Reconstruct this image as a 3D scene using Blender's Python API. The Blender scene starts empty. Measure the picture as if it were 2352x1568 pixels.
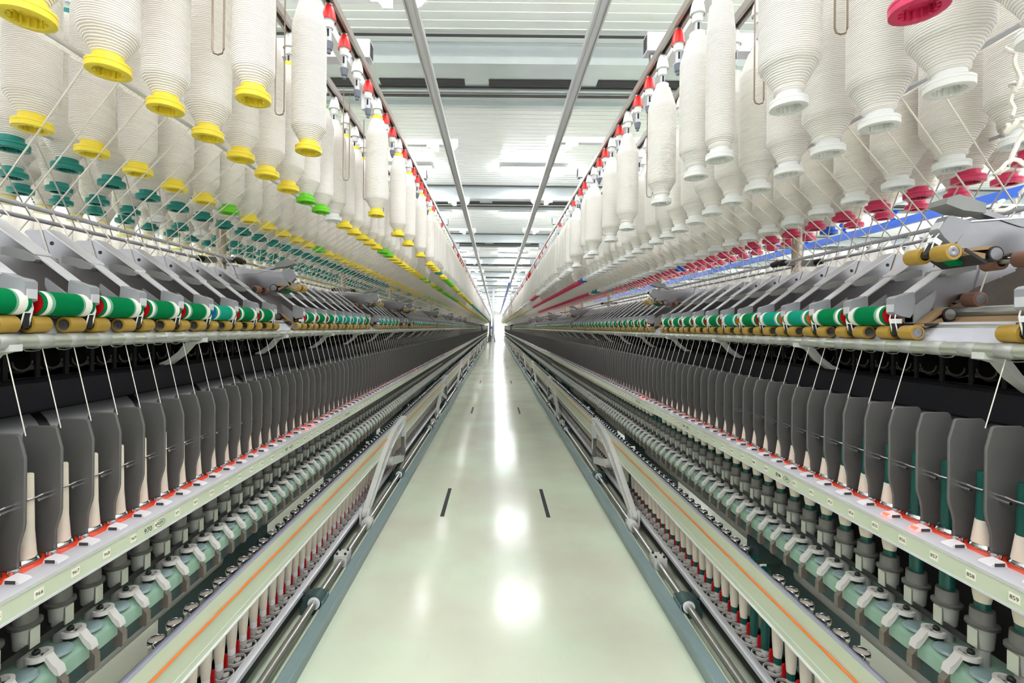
import bpy, math, random
import numpy as np
from mathutils import Matrix, Vector

random.seed(7)
SC = bpy.context.scene
COL = SC.collection
PI = math.pi

# ------------------------------------------------------------------ camera
FPX = 1080.0
CAMX, CAMZ = -0.033, 1.2
cam_d = bpy.data.cameras.new('camera')
cam_d.sensor_fit = 'HORIZONTAL'
cam_d.sensor_width = 36.0
cam_d.lens = 36.0 * FPX / 2352.0
cam_d.shift_x = (1176 - 1139) / 2352.0
cam_d.shift_y = (752 - 784) / 2352.0
cam_d.clip_start = 0.02
cam_d.clip_end = 400
cam = bpy.data.objects.new('camera', cam_d)
COL.objects.link(cam)
cam.matrix_world = Matrix.Translation((CAMX, 0, CAMZ)) @ Matrix.Rotation(PI / 2, 4, 'X') @ Matrix.Rotation(0.0096, 4, 'Z')
SC.camera = cam

# ------------------------------------------------------------------ world + exposure
SC.view_settings.view_transform = 'Standard'
SC.view_settings.look = 'None'
SC.view_settings.exposure = 0.78
SC.view_settings.gamma = 1.0
SC.view_settings.use_curve_mapping = False
W = bpy.data.worlds.new('hall_air')
SC.world = W
W.use_nodes = True
wb = W.node_tree.nodes['Background']
wb.inputs['Color'].default_value = (0.95, 0.975, 1.0, 1)
wb.inputs['Strength'].default_value = 1.0
LAMP_STRENGTH = 26.0
SC.cycles.max_bounces = 8
SC.cycles.diffuse_bounces = 4
SC.cycles.glossy_bounces = 3
SC.cycles.transparent_max_bounces = 8

# ------------------------------------------------------------------ materials
def lin(c):
    c = c / 255.0
    return c / 12.92 if c <= 0.04045 else ((c + 0.055) / 1.055) ** 2.4

def rgb(r, g, b):
    return (lin(r), lin(g), lin(b), 1.0)

def mat(name, col, rough=0.5, metal=0.0, var=0.06, scale=30.0, bump=0.0, coat=0.0, spec=0.5):
    m = bpy.data.materials.new(name)
    m.use_nodes = True
    nt = m.node_tree
    p = nt.nodes['Principled BSDF']
    p.inputs['Roughness'].default_value = rough
    p.inputs['Metallic'].default_value = metal
    p.inputs['Specular IOR Level'].default_value = spec
    if coat:
        p.inputs['Coat Weight'].default_value = coat
        p.inputs['Coat Roughness'].default_value = 0.08
    tc = nt.nodes.new('ShaderNodeTexCoord')
    nz = nt.nodes.new('ShaderNodeTexNoise')
    nz.inputs['Scale'].default_value = scale
    nz.inputs['Detail'].default_value = 3
    nt.links.new(tc.outputs['Object'], nz.inputs['Vector'])
    mx = nt.nodes.new('ShaderNodeMix')
    mx.data_type = 'RGBA'
    c = rgb(*col)
    mx.inputs[6].default_value = tuple(v * (1 - var) for v in c[:3]) + (1,)
    mx.inputs[7].default_value = tuple(min(1, v * (1 + var)) for v in c[:3]) + (1,)
    nt.links.new(nz.outputs['Fac'], mx.inputs[0])
    nt.links.new(mx.outputs[2], p.inputs['Base Color'])
    if bump:
        b = nt.nodes.new('ShaderNodeBump')
        b.inputs['Strength'].default_value = bump
        b.inputs['Distance'].default_value = 0.002
        nt.links.new(nz.outputs['Fac'], b.inputs['Height'])
        nt.links.new(b.outputs['Normal'], p.inputs['Normal'])
    return m

def yarn_mat(name, col, pitch, strength, col2):
    m = mat(name, col, 0.9, 0, 0.0, spec=0.1)
    nt = m.node_tree
    p = nt.nodes['Principled BSDF']
    tc = [n for n in nt.nodes if n.type == 'TEX_COORD'][0]
    wv = nt.nodes.new('ShaderNodeTexWave')
    wv.wave_type = 'BANDS'
    wv.bands_direction = 'Z'
    wv.inputs['Scale'].default_value = 2 * PI / pitch / 20.0
    wv.inputs['Distortion'].default_value = 3.2
    wv.inputs['Detail'].default_value = 2
    wv.inputs['Detail Scale'].default_value = 0.6
    nt.links.new(tc.outputs['Object'], wv.inputs['Vector'])
    mx = [n for n in nt.nodes if n.type == 'MIX'][0]
    mx.inputs[6].default_value = rgb(*col2)
    mx.inputs[7].default_value = rgb(*col)
    rp = nt.nodes.new('ShaderNodeMapRange')
    rp.inputs[1].default_value = 0.0
    rp.inputs[2].default_value = 0.4
    nt.links.new(wv.outputs['Fac'], rp.inputs[0])
    for l in list(nt.links):
        if l.to_socket == mx.inputs[0]:
            nt.links.remove(l)
    nt.links.new(rp.outputs[0], mx.inputs[0])
    b = nt.nodes.new('ShaderNodeBump')
    b.inputs['Strength'].default_value = strength
    b.inputs['Distance'].default_value = 0.0015
    nt.links.new(wv.outputs['Fac'], b.inputs['Height'])
    nt.links.new(b.outputs['Normal'], p.inputs['Normal'])
    return m

def emit(name, col, strength):
    m = bpy.data.materials.new(name)
    m.use_nodes = True
    nt = m.node_tree
    p = nt.nodes['Principled BSDF']
    p.inputs['Base Color'].default_value = rgb(*col)
    p.inputs['Emission Color'].default_value = rgb(*col)
    p.inputs['Emission Strength'].default_value = strength
    return m

def clear(name, col, alpha):
    m = mat(name, col, 0.12, 0, 0.02)
    nt = m.node_tree
    p = nt.nodes['Principled BSDF']
    p.inputs['Alpha'].default_value = alpha
    return m

def floor_mat():
    m = mat('green_epoxy', (224, 231, 210), 0.16, 0, 0.0, spec=0.5)
    nt = m.node_tree
    p = nt.nodes['Principled BSDF']
    tc = [n for n in nt.nodes if n.type == 'TEX_COORD'][0]
    nz = [n for n in nt.nodes if n.type == 'TEX_NOISE'][0]
    nz.inputs['Scale'].default_value = 1.6
    nz.inputs['Detail'].default_value = 6
    mx = [n for n in nt.nodes if n.type == 'MIX'][0]
    mx.inputs[6].default_value = rgb(216, 214, 196)
    mx.inputs[7].default_value = rgb(222, 234, 210)
    mp = nt.nodes.new('ShaderNodeMapRange')
    mp.inputs[1].default_value = 0.35
    mp.inputs[2].default_value = 0.65
    nt.links.new(nz.outputs['Fac'], mp.inputs[0])
    for l in list(nt.links):
        if l.to_socket == mx.inputs[0]:
            nt.links.remove(l)
    nt.links.new(mp.outputs[0], mx.inputs[0])
    # fine scuffs along the aisle
    sc = nt.nodes.new('ShaderNodeMapping')
    sc.inputs['Scale'].default_value = (18, 2.0, 1)
    nt.links.new(tc.outputs['Object'], sc.inputs['Vector'])
    n2 = nt.nodes.new('ShaderNodeTexNoise')
    n2.inputs['Scale'].default_value = 3.0
    n2.inputs['Detail'].default_value = 8
    n2.inputs['Roughness'].default_value = 0.7
    nt.links.new(sc.outputs[0], n2.inputs['Vector'])
    r2 = nt.nodes.new('ShaderNodeMapRange')
    r2.inputs[1].default_value = 0.62
    r2.inputs[2].default_value = 0.8
    r2.inputs[3].default_value = 0.0
    r2.inputs[4].default_value = 0.35
    nt.links.new(n2.outputs['Fac'], r2.inputs[0])
    m2 = nt.nodes.new('ShaderNodeMix')
    m2.data_type = 'RGBA'
    m2.inputs[7].default_value = rgb(168, 166, 146)
    nt.links.new(r2.outputs[0], m2.inputs[0])
    nt.links.new(mx.outputs[2], m2.inputs[6])
    nt.links.new(m2.outputs[2], p.inputs['Base Color'])
    # slightly wavy epoxy
    n3 = nt.nodes.new('ShaderNodeTexNoise')
    n3.inputs['Scale'].default_value = 9.0
    nt.links.new(tc.outputs['Object'], n3.inputs['Vector'])
    b = nt.nodes.new('ShaderNodeBump')
    b.inputs['Strength'].default_value = 0.12
    b.inputs['Distance'].default_value = 0.004
    nt.links.new(n3.outputs['Fac'], b.inputs['Height'])
    nt.links.new(b.outputs['Normal'], p.inputs['Normal'])
    return m

M = {}
M['floor'] = floor_mat()
M['ceiling'] = mat('ceiling_panel', (246, 247, 245), 0.24, 0.2, 0.02, 2)
M['wall'] = mat('far_wall', (245, 246, 246), 0.7)
M['beam'] = mat('galvanised', (205, 212, 214), 0.32, 0.5, 0.08, 4)
M['slot'] = mat('dark_slot', (60, 58, 60), 0.7)
M['roving'] = yarn_mat('roving_cotton', (247, 242, 236), 0.0040, 0.75, (218, 209, 199))
M['roving2'] = yarn_mat('roving_cotton_pale', (248, 245, 240), 0.0040, 0.75, (224, 217, 208))
M['cop'] = yarn_mat('spun_yarn', (240, 229, 213), 0.0016, 0.3, (228, 215, 198))
M['yellow'] = mat('yellow_plastic', (246, 222, 66), 0.35, 0, 0.05, 12)
M['teal'] = mat('teal_plastic', (26, 138, 128), 0.38, 0, 0.05, 12)
M['lime'] = mat('lime_plastic', (112, 208, 38), 0.35, 0, 0.05, 12)
M['white'] = mat('white_plastic', (242, 243, 242), 0.35, 0, 0.02, 12)
M['pink'] = mat('pink_plastic', (222, 58, 104), 0.35, 0, 0.05, 12)
M['blue'] = mat('blue_plastic', (36, 98, 214), 0.4, 0, 0.05, 12)
M['straw'] = mat('pale_yellow_plastic', (236, 224, 150), 0.4, 0, 0.05, 12)
M['redcap'] = mat('red_plastic', (228, 44, 44), 0.35, 0, 0.04, 12)
M['darkgreen'] = mat('dark_green_tube', (14, 82, 74), 0.35, 0, 0.05, 30)
M['divider'] = mat('grey_separator', (92, 90, 88), 0.42, 0, 0.07, 25)
M['paint'] = mat('pale_green_paint', (200, 208, 184), 0.4, 0, 0.03, 5)
M['lilac'] = mat('anodised_lilac', (166, 166, 182), 0.45, 0.2, 0.04, 8)
M['kerb'] = mat('blue_grey_paint', (128, 148, 150), 0.35, 0, 0.05, 40)
M['railgreen'] = mat('machine_green', (134, 164, 146), 0.35, 0, 0.06, 20)
M['web'] = mat('dark_machine_green', (62, 84, 82), 0.5, 0, 0.1, 9)
M['grey'] = mat('grey_plastic', (112, 110, 107), 0.5, 0, 0.05, 30)
M['greylight'] = mat('grey_green_plastic', (150, 150, 143), 0.5, 0, 0.05, 30)
M['greydark'] = mat('dark_grey_flange', (72, 70, 68), 0.5, 0, 0.05, 30)
M['fork'] = mat('light_grey_plastic', (196, 192, 188), 0.5, 0, 0.04, 60, 0.05)
M['pad'] = mat('lever_grey_plastic', (142, 142, 140), 0.5, 0, 0.05, 60)
M['nose'] = mat('nose_grey_plastic', (150, 151, 156), 0.5, 0, 0.05, 60)
M['alu'] = mat('brushed_aluminium', (162, 161, 163), 0.28, 1.0, 0.10, 45)
M['alu_lip'] = mat('bright_aluminium', (224, 224, 230), 0.4, 0.35, 0.05, 30)
M['cast'] = mat('cast_grey_paint', (206, 206, 202), 0.45, 0, 0.05, 30)
M['chrome'] = mat('chrome', (225, 225, 228), 0.1, 1.0, 0.02, 30)
M['steel'] = mat('steel', (204, 206, 200), 0.3, 0.8, 0.06, 20)
M['roller'] = mat('front_roller_steel', (186, 190, 178), 0.34, 0.6, 0.08, 20)
M['roller2'] = mat('front_roller_flutes', (180, 181, 178), 0.5, 0.5, 0.05, 20)
M['strand'] = mat('roving_strand', (246, 240, 230), 0.95, 0, 0.02, 50, spec=0.1)
M['shaft'] = mat('ground_shaft', (214, 212, 208), 0.3, 1.0, 0.03, 10)
M['duct'] = mat('zinc_duct', (176, 178, 182), 0.4, 0.4, 0.1, 8)
M['black'] = mat('black_beam', (24, 24, 31), 0.35, 0, 0.1, 10)
M['soot'] = mat('dusty_black', (22, 20, 20), 0.6, 0, 0.4, 25)
M['dust'] = mat('dusty_metal', (92, 84, 80), 0.6, 0.2, 0.25, 30)
M['belt'] = mat('black_belt', (30, 30, 30), 0.45)
M['redstrip'] = mat('orange_red_strip', (234, 66, 28), 0.45, 0, 0.05, 30)
M['cover'] = clear('clear_cover', (226, 222, 230), 0.55)
M['lens'] = clear('clear_lens', (236, 232, 236), 0.7)
M['tag'] = mat('cream_tag', (240, 236, 220), 0.6)
M['ink'] = mat('black_ink', (24, 24, 26), 0.6)
M['led'] = emit('red_led', (255, 60, 45), 3.5)
M['felt'] = mat('green_felt', (0, 120, 68), 0.95, 0, 0.08, 120, spec=0.1)
M['felt2'] = mat('sea_green_felt', (22, 150, 122), 0.95, 0, 0.08, 120, spec=0.1)
M['feltw'] = mat('white_felt', (240, 238, 228), 0.95, 0, 0.03, 120, spec=0.1)
M['feltmix'] = mat('blended_felt', (120, 172, 148), 0.95, 0, 0.05, 120, spec=0.1)
M['redend'] = mat('red_end', (200, 12, 16), 0.4)
M['blueend'] = mat('blue_end', (40, 128, 214), 0.4)
M['orangeend'] = mat('orange_end', (240, 112, 24), 0.4)
M['gold'] = mat('ochre_rubber', (168, 134, 52), 0.4, 0, 0.1, 40)
M['brown'] = mat('brown_rubber', (138, 98, 80), 0.5, 0, 0.08, 40)
M['apron'] = mat('brown_apron', (150, 122, 88), 0.5, 0, 0.1, 20)
M['cord'] = mat('orange_cord', (244, 122, 40), 0.5)
M['redpeg'] = mat('red_peg', (196, 16, 20), 0.35)
M['frame_white'] = mat('white_paint', (236, 238, 240), 0.35, 0, 0.02, 8)
M['tube_grey'] = mat('grey_lilac_paint', (206, 206, 216), 0.4, 0, 0.03, 8)
M['rail_alu'] = mat('rail_aluminium', (176, 168, 162), 0.4, 0.5, 0.05, 20)
M['track'] = mat('track_aluminium', (196, 198, 198), 0.35, 0.6, 0.05, 10)
M['post'] = mat('polished_post', (188, 176, 158), 0.25, 0.7, 0.05, 10)
M['tubeclear'] = mat('translucent_grey', (206, 208, 216), 0.3)
M['greytip'] = mat('grey_tip', (112, 116, 130), 0.5)
M['wire'] = mat('bent_wire', (146, 126, 108), 0.35, 0.35)
M['lug'] = mat('lug_steel', (128, 118, 110), 0.4, 0.6, 0.1, 40)
M['lamp'] = emit('lamp_diffuser', (250, 252, 255), LAMP_STRENGTH)
M['skin'] = mat('skin', (196, 150, 124), 0.6)
M['overall'] = mat('blue_overall', (40, 72, 190), 0.8)
M['trousers'] = mat('dark_trousers', (40, 42, 60), 0.8)
M['doorlight'] = emit('daylit_doorway', (255, 255, 255), 1.5)

# ------------------------------------------------------------------ mesh builder
class MB:
    def __init__(self, s=1):
        self.s = s
        self.v, self.f, self.m, self.sm, self.mats = [], [], [], [], []
    def mi(self, k):
        if k not in self.mats:
            self.mats.append(k)
        return self.mats.index(k)
    def add(self, vs, fs, k, smooth=False):
        o = len(self.v)
        s = self.s
        self.v += [(s * x, y, z) for x, y, z in vs]
        i = self.mi(k)
        for q in fs:
            self.f.append(tuple(o + j for j in q))
            self.m.append(i)
            self.sm.append(smooth)
        return self
    def box(self, a0, a1, y0, y1, z0, z1, k):
        vs = [(a0, y0, z0), (a1, y0, z0), (a1, y1, z0), (a0, y1, z0), (a0, y0, z1), (a1, y0, z1), (a1, y1, z1), (a0, y1, z1)]
        fs = [(0, 3, 2, 1), (4, 5, 6, 7), (0, 1, 5, 4), (1, 2, 6, 5), (2, 3, 7, 6), (3, 0, 4, 7)]
        return self.add(vs, fs, k)
    def prism(self, prof, y0, y1, k, axis='y', smooth=False):
        """profile extruded along one axis; 'y': (a,z) pairs, 'x': (y,z) pairs, 'z': (a,y) pairs"""
        n = len(prof)
        if axis == 'y':
            vs = [(p, y0, q) for p, q in prof] + [(p, y1, q) for p, q in prof]
        elif axis == 'x':
            vs = [(y0, p, q) for p, q in prof] + [(y1, p, q) for p, q in prof]
        else:
            vs = [(p, q, y0) for p, q in prof] + [(p, q, y1) for p, q in prof]
        self.add(vs, [(i, (i + 1) % n, n + (i + 1) % n, n + i) for i in range(n)], k, smooth)
        o = len(self.v) - 2 * n
        i = self.mi(k)
        self.f += [tuple(o + j for j in range(n)), tuple(o + n + j for j in reversed(range(n)))]
        self.m += [i, i]
        self.sm += [False, False]
        return self
    def lathe(self, prof, k, c=(0, 0, 0), n=20, axis='z', smooth=True, caps=True, ks=None):
        """prof: (r, t) along the axis; ks: material per ring interval"""
        rows = []
        for r, t in prof:
            row = []
            for j in range(n):
                A = 2 * PI * j / n
                p, q = r * math.cos(A), r * math.sin(A)
                if axis == 'z':
                    row.append((c[0] + p, c[1] + q, c[2] + t))
                elif axis == 'y':
                    row.append((c[0] + p, c[1] + t, c[2] + q))
                else:
                    row.append((c[0] + t, c[1] + p, c[2] + q))
            rows.append(row)
        o = len(self.v)
        self.v += [(self.s * x, y, z) for row in rows for x, y, z in row]
        for i in range(len(prof) - 1):
            kk = ks[i] if ks else k
            mi = self.mi(kk)
            for j in range(n):
                self.f.append((o + i * n + j, o + i * n + (j + 1) % n, o + (i + 1) * n + (j + 1) % n, o + (i + 1) * n + j))
                self.m.append(mi)
                self.sm.append(smooth)
        if caps:
            for i, kk in ((0, ks[0] if ks else k), (len(prof) - 1, ks[-1] if ks else k)):
                if prof[i][0] > 1e-6:
                    self.f.append(tuple(o + i * n + j for j in range(n)))
                    self.m.append(self.mi(kk))
                    self.sm.append(False)
        return self
    def tube(self, pts, r, k, n=6, closed=False):
        P = [Vector(p) for p in pts]
        o = len(self.v)
        m = len(P)
        for i, p in enumerate(P):
            if closed:
                t = (P[(i + 1) % m] - P[i - 1])
            else:
                t = (P[min(i + 1, m - 1)] - P[max(i - 1, 0)])
            t.normalize()
            up = Vector((0, 0, 1)) if abs(t.z) < 0.9 else Vector((1, 0, 0))
            u = t.cross(up).normalized()
            w = u.cross(t)
            for j in range(n):
                A = 2 * PI * j / n
                q = p + u * (r * math.cos(A)) + w * (r * math.sin(A))
                self.v.append((self.s * q.x, q.y, q.z))
        mi = self.mi(k)
        for i in range(m if closed else m - 1):
            i2 = (i + 1) % m
            for j in range(n):
                self.f.append((o + i * n + j, o + i * n + (j + 1) % n, o + i2 * n + (j + 1) % n, o + i2 * n + j))
                self.m.append(mi)
                self.sm.append(True)
        if not closed:
            for i in (0, m - 1):
                self.f.append(tuple(o + i * n + j for j in range(n)))
                self.m.append(mi)
                self.sm.append(False)
        return self
    def sweep(self, pts, wa, h, a, k):
        """flat bar of thickness h following (y,z) points, from a-wa/2 to a+wa/2"""
        top, bot = [], []
        for i, (y, z) in enumerate(pts):
            y0, z0 = pts[max(i - 1, 0)]
            y1, z1 = pts[min(i + 1, len(pts) - 1)]
            L = math.hypot(y1 - y0, z1 - z0)
            ny, nz = -(z1 - z0) / L, (y1 - y0) / L
            hh = h[i] if isinstance(h, (list, tuple)) else h
            top.append((y + ny * hh / 2, z + nz * hh / 2))
            bot.append((y - ny * hh / 2, z - nz * hh / 2))
        return self.prism(top + bot[::-1], a - wa / 2, a + wa / 2, k, 'x')
    def mesh(self, name):
        me = bpy.data.meshes.new(name)
        me.from_pydata(self.v, [], self.f)
        for k in self.mats:
            me.materials.append(M[k])
        me.polygons.foreach_set('material_index', self.m)
        me.polygons.foreach_set('use_smooth', self.sm)
        me.update()
        me.set_sharp_from_angle(angle=0.66)
        return me
    def repeat(self, name, offs, remap=None):
        """one mesh holding the shape at every offset; remap: list of {mat: mat} per copy"""
        offs = np.array(offs, dtype=np.float32).reshape(-1, 3)
        n = len(offs)
        V = np.array(self.v, dtype=np.float32)
        nv = len(V)
        allv = (offs[:, None, :] + V[None]).reshape(-1, 3)
        loops = np.array([i for q in self.f for i in q], dtype=np.int64)
        cnt = np.array([len(q) for q in self.f])
        st = np.concatenate([[0], np.cumsum(cnt)[:-1]])
        nl = len(loops)
        allloops = (loops[None] + (np.arange(n) * nv)[:, None]).reshape(-1)
        allst = (st[None] + (np.arange(n) * nl)[:, None]).reshape(-1)
        mats = list(self.mats)
        base = np.array(self.m)
        if remap:
            for d in remap:
                for k2 in d.values():
                    if k2 not in mats:
                        mats.append(k2)
            mm = []
            for d in remap:
                lut = np.array([mats.index(d.get(k, k)) for k in self.mats])
                mm.append(lut[base])
            allm = np.concatenate(mm)
        else:
            allm = np.tile(base, n)
        me = bpy.data.meshes.new(name)
        me.vertices.add(len(allv))
        me.vertices.foreach_set('co', allv.ravel())
        me.loops.add(len(allloops))
        me.loops.foreach_set('vertex_index', allloops.astype(np.int32))
        me.polygons.add(len(allst))
        me.polygons.foreach_set('loop_start', allst.astype(np.int32))
        for k in mats:
            me.materials.append(M[k])
        me.polygons.foreach_set('material_index', allm.astype(np.int32))
        me.polygons.foreach_set('use_smooth', np.tile(np.array(self.sm), n))
        me.update(calc_edges=True)
        return me

def put(name, me, parent=None, loc=(0, 0, 0)):
    o = bpy.data.objects.new(name, me)
    o.location = loc
    if parent is not None:
        o.parent = parent
    COL.objects.link(o)
    return o

def tag(o, label=None, cat=None, group=None, kind=None):
    if label:
        o['label'] = label
    if cat:
        o['category'] = cat
    if group:
        o['group'] = group
    if kind:
        o['kind'] = kind
    return o

def empty(name, loc, label, cat, group=None):
    o = bpy.data.objects.new(name, None)
    o.location = loc
    COL.objects.link(o)
    return tag(o, label, cat, group)

ONES = ['', 'first', 'second', 'third', 'fourth', 'fifth', 'sixth', 'seventh', 'eighth', 'ninth', 'tenth', 'eleventh', 'twelfth', 'thirteenth',
        'fourteenth', 'fifteenth', 'sixteenth', 'seventeenth', 'eighteenth', 'nineteenth']
TENS = ['', '', 'twenty', 'thirty', 'forty', 'fifty', 'sixty', 'seventy', 'eighty', 'ninety']
def nth(n):
    if n < 20:
        return ONES[n]
    if n < 100:
        t, o = divmod(n, 10)
        return TENS[t][:-1] + 'ieth' if o == 0 else TENS[t] + '-' + ONES[o]
    h, r = divmod(n, 100)
    w = 'hundred' if h == 1 else ['', '', 'two hundred', 'three hundred', 'four hundred'][h]
    return w + 'th' if r == 0 else w + '-' + nth(r)

def in_view(x, y, z, pad=90):
    if y < 0.25:
        return False
    u = 1139 + FPX * (x - CAMX) / y
    v = 752 + FPX * (CAMZ - z) / y
    return -pad < u < 2352 + pad and -pad < v < 1568 + pad

Y0, Y1 = -1.2, 48.0
ZC = 4.5

# ------------------------------------------------------------------ the hall
fl = MB().box(-16, 16, -6, 96, -0.1, 0.0, 'floor')
floor = tag(put('floor', fl.mesh('floor')), kind='structure')
sl = MB()
sl.box(-0.0125, 0.0125, -0.26, 0.26, -0.004, 0.0012, 'slot')
slot_me = sl.mesh('slot')
for k in range(10):
    for x in (-0.363, 0.312):
        put('drain_slot', slot_me, floor, (x, 3.24 + 3.58 * k, 0))

prof = []
y = -6.0
while y < 96:
    prof += [(y, ZC), (y + 0.120, ZC + 0.003), (y + 0.123, ZC + 0.009), (y + 0.137, ZC + 0.009)]
    y += 0.14
cb = MB()
vs, fs = [], []
for x in (-16, 16):
    vs += [(x, p, q) for p, q in prof]
n = len(prof)
fs = [(i, i + 1, n + i + 1, n + i) for i in range(n - 1)]
cb.add(vs, fs, 'ceiling')
cb.box(-16, 16, -6, 96, ZC + 0.02, ZC + 0.1, 'ceiling')
tag(put('ceiling', cb.mesh('ceiling')), kind='structure')
wb_ = MB().box(-16, 16, 96, 96.2, 0, ZC + 0.1, 'wall')
tag(put('wall_far', wb_.mesh('wall_far')), kind='structure')
dm = MB().box(-0.9, 1.1, 95.9, 95.99, 0, 3.6, 'doorlight')
tag(put('door_1', dm.mesh('door_1')), kind='structure')

tm = MB()
tm.box(-16, 16, 0, 0.9, ZC - 0.25, ZC - 0.001, 'beam')
tm.box(-16, 16, -0.10, 0.0, ZC - 0.30, ZC - 0.22, 'beam')
tm.box(-16, 16, 0.9, 1.0, ZC - 0.30, ZC - 0.22, 'beam')
x = -15.0
while x < 15:
    tm.box(x, x + 1.05, 0.33, 0.47, ZC - 0.262, ZC - 0.252, 'slot')
    x += 1.35
tm.box(-16, 16, 0.55, 0.6, ZC - 0.275, ZC - 0.25, 'beam')
tm.box(-16, 16, 0.50, 0.512, ZC - 0.272, ZC - 0.25, 'slot')
tm.tube([(-16, -0.16, ZC - 0.02), (-4, -0.16, ZC - 0.015), (3, -0.17, ZC - 0.03), (16, -0.16, ZC - 0.02)], 0.014, 'slot', 6)
tm.tube([(-16, 0.70, ZC - 0.275), (16, 0.70, ZC - 0.275)], 0.018, 'dust', 8)
tm_me = tm.mesh('trim_beam')
for k in range(16):
    o = tag(put('trim_%d' % (k + 1), tm_me, None, (0, 5.45 + 5.6 * k, 0)), kind='structure')

lb = MB()
lb.box(-0.66, 0.66, -0.17, 0.17, -0.075, -0.06, 'frame_white')
for xx in (-.4, .4):
    lb.box(xx - .02, xx + .02, -.02, .02, -.06, 0, 'frame_white')
ld = MB()
ld.box(-0.64, 0.64, -0.15, 0.15, -0.135, -0.0751, 'lamp')
lamp_me, diff_me = lb.mesh('ceiling_lamp'), ld.mesh('diffuser')
colname = {0: 'above the aisle', -1: 'above the yellow-footed bobbins', 1: 'above the white-footed bobbins', -2: 'beyond the yellow-footed bobbins', 2: 'beyond the white-footed bobbins'}
ly = [-4.9, -1.3, 2.2] + [9.6 + 3.7 * k for k in range(22)]
for c in (-2, -1, 0, 1, 2):
    i = 0
    for y in ly:
        o = put('ceiling_lamp', lamp_me, None, (0.70 + 2.72 * c, y, ZC - 0.002))
        put('diffuser', diff_me, o)
        vis = y > 5
        i += vis
        tag(o, ('%s lit strip lamp along the ceiling %s' % (nth(i), colname[c])) if vis else 'lit strip lamp on the ceiling over the camera ' + colname[c], 'lamp', 'strip lamps on the ceiling')

# overhead cleaner tracks
for s, who in ((-1, 'yellow-footed'), (1, 'white-footed')):
    b = MB(s)
    b.box(0.397, 0.443, Y0, Y1, 2.606, 2.656, 'track')
    b.box(0.392, 0.400, Y0, Y1, 2.598, 2.606, 'track')
    b.box(0.440, 0.448, Y0, Y1, 2.598, 2.606, 'track')
    b.box(0.409, 0.431, Y0, Y1, 2.6045, 2.6055, 'tube_grey')
    tag(put('overhead_track', b.mesh('overhead_track')), 'long grey metal track hung high along the %s bobbins' % who, 'track')
b = MB()
pts = []
rr = random.Random(3)
for i in range(60):
    y = 14.8 + i * 0.55
    pts.append((0.372 + rr.uniform(-.006, .006), y, 2.60 + rr.uniform(-.01, .01)))
b.tube(pts, 0.034, 'blue', 6)
tag(put('blue_hose', b.mesh('blue_hose')), 'blue cable run strung under the overhead track above the white-footed bobbins', 'cable')
b = MB()
b.tube([(0.42, 14.9, 2.56), (0.43, 14.9, 2.1), (0.46, 14.8, 1.86), (0.52, 14.8, 1.80), (0.56, 14.8, 1.86), (0.50, 14.8, 2.0)], 0.006, 'slot', 5)
tag(put('loose_cable', b.mesh('loose_cable')), 'thin dark cable dangling from the track beside the blue cable', 'cable')

# posts at the far end of the aisle
def far_post(x, y, r, h, k, label, base=True):
    b = MB()
    b.lathe([(r, 0), (r, h)], k, (0, 0, 0), 14)
    o = put('post', b.mesh('post'), None, (x, y, 0))
    if base:
        bb = MB().lathe([(r * 2.6, 0), (r * 2.4, 0.1), (r * 1.05, 0.7)], k, (0, 0, 0), 14)
        put('base', bb.mesh('base'), o)
    tag(o, label, 'post')
far_post(-0.26, 39.0, 0.09, ZC, 'alu_lip', 'pale grey post with a flared base at the far end of the aisle')
far_post(-0.52, 39.2, 0.075, 1.9, 'grey', 'short dark grey post beside the pale flared post at the aisle end')
far_post(0.16, 66.0, 0.09, 2.4, 'frame_white', 'slim white post far down the aisle near the bright doorway', False)
far_post(0.95, 66.0, 0.09, 2.4, 'frame_white', 'white post at the aisle end by the white-footed machine', False)

# the worker far down the aisle
pb = bpy.data.meshes.new('person')
J = {'hip': (0, 0, .92, .15), 'chest': (0, 0, 1.22, .17), 'neck': (0, 0, 1.46, .06), 'head': (0, 0, 1.56, .095), 'crown': (0, 0, 1.66, .08),
     'ls': (-.19, 0, 1.40, .065), 'le': (-.25, .02, 1.13, .05), 'lh': (-.22, -.12, .92, .04), 'rs': (.19, 0, 1.40, .065), 're': (.25, .02, 1.13, .05), 'rh': (.22, -.12, .92, .04),
     'lk': (-.10, -.02, .5, .075), 'la': (-.11, .02, .08, .05), 'lt': (-.11, -.13, .05, .045), 'rk': (.10, 0, .5, .075), 'ra': (.12, .04, .08, .05), 'rt': (.12, -.11, .05, .045)}
E = [('hip', 'chest'), ('chest', 'neck'), ('neck', 'head'), ('head', 'crown'), ('chest', 'ls'), ('ls', 'le'), ('le', 'lh'), ('chest', 'rs'), ('rs', 're'), ('re', 'rh'),
     ('hip', 'lk'), ('lk', 'la'), ('la', 'lt'), ('hip', 'rk'), ('rk', 'ra'), ('ra', 'rt')]
ks = list(J)
pb.from_pydata([J[k][:3] for k in ks], [(ks.index(a), ks.index(b)) for a, b in E], [])
pb.materials.append(M['skin'])
po = put('person', pb, None, (-0.58, 78, 0))
md = po.modifiers.new('skin', 'SKIN')
for i, k in enumerate(ks):
    pb.skin_vertices[0].data[i].radius = (J[k][3], J[k][3])
pb.skin_vertices[0].data[0].use_root = True
po.modifiers.new('sub', 'SUBSURF').levels = 1
tag(po, 'person in a blue jacket and dark trousers standing far down the aisle', 'person')
jk = MB()
jk.lathe([(.17, .86), (.19, 1.0), (.2, 1.25), (.19, 1.40), (.08, 1.47)], 'overall', (0, 0, 0), 14)
for sx in (-1, 1):
    jk.tube([(sx * .17, 0, 1.41), (sx * .2, 0, 1.38), (sx * .25, .02, 1.13), (sx * .225, -.1, .96)], .068, 'overall', 8)
put('jacket', jk.mesh('jacket'), po)
tr = MB()
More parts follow.
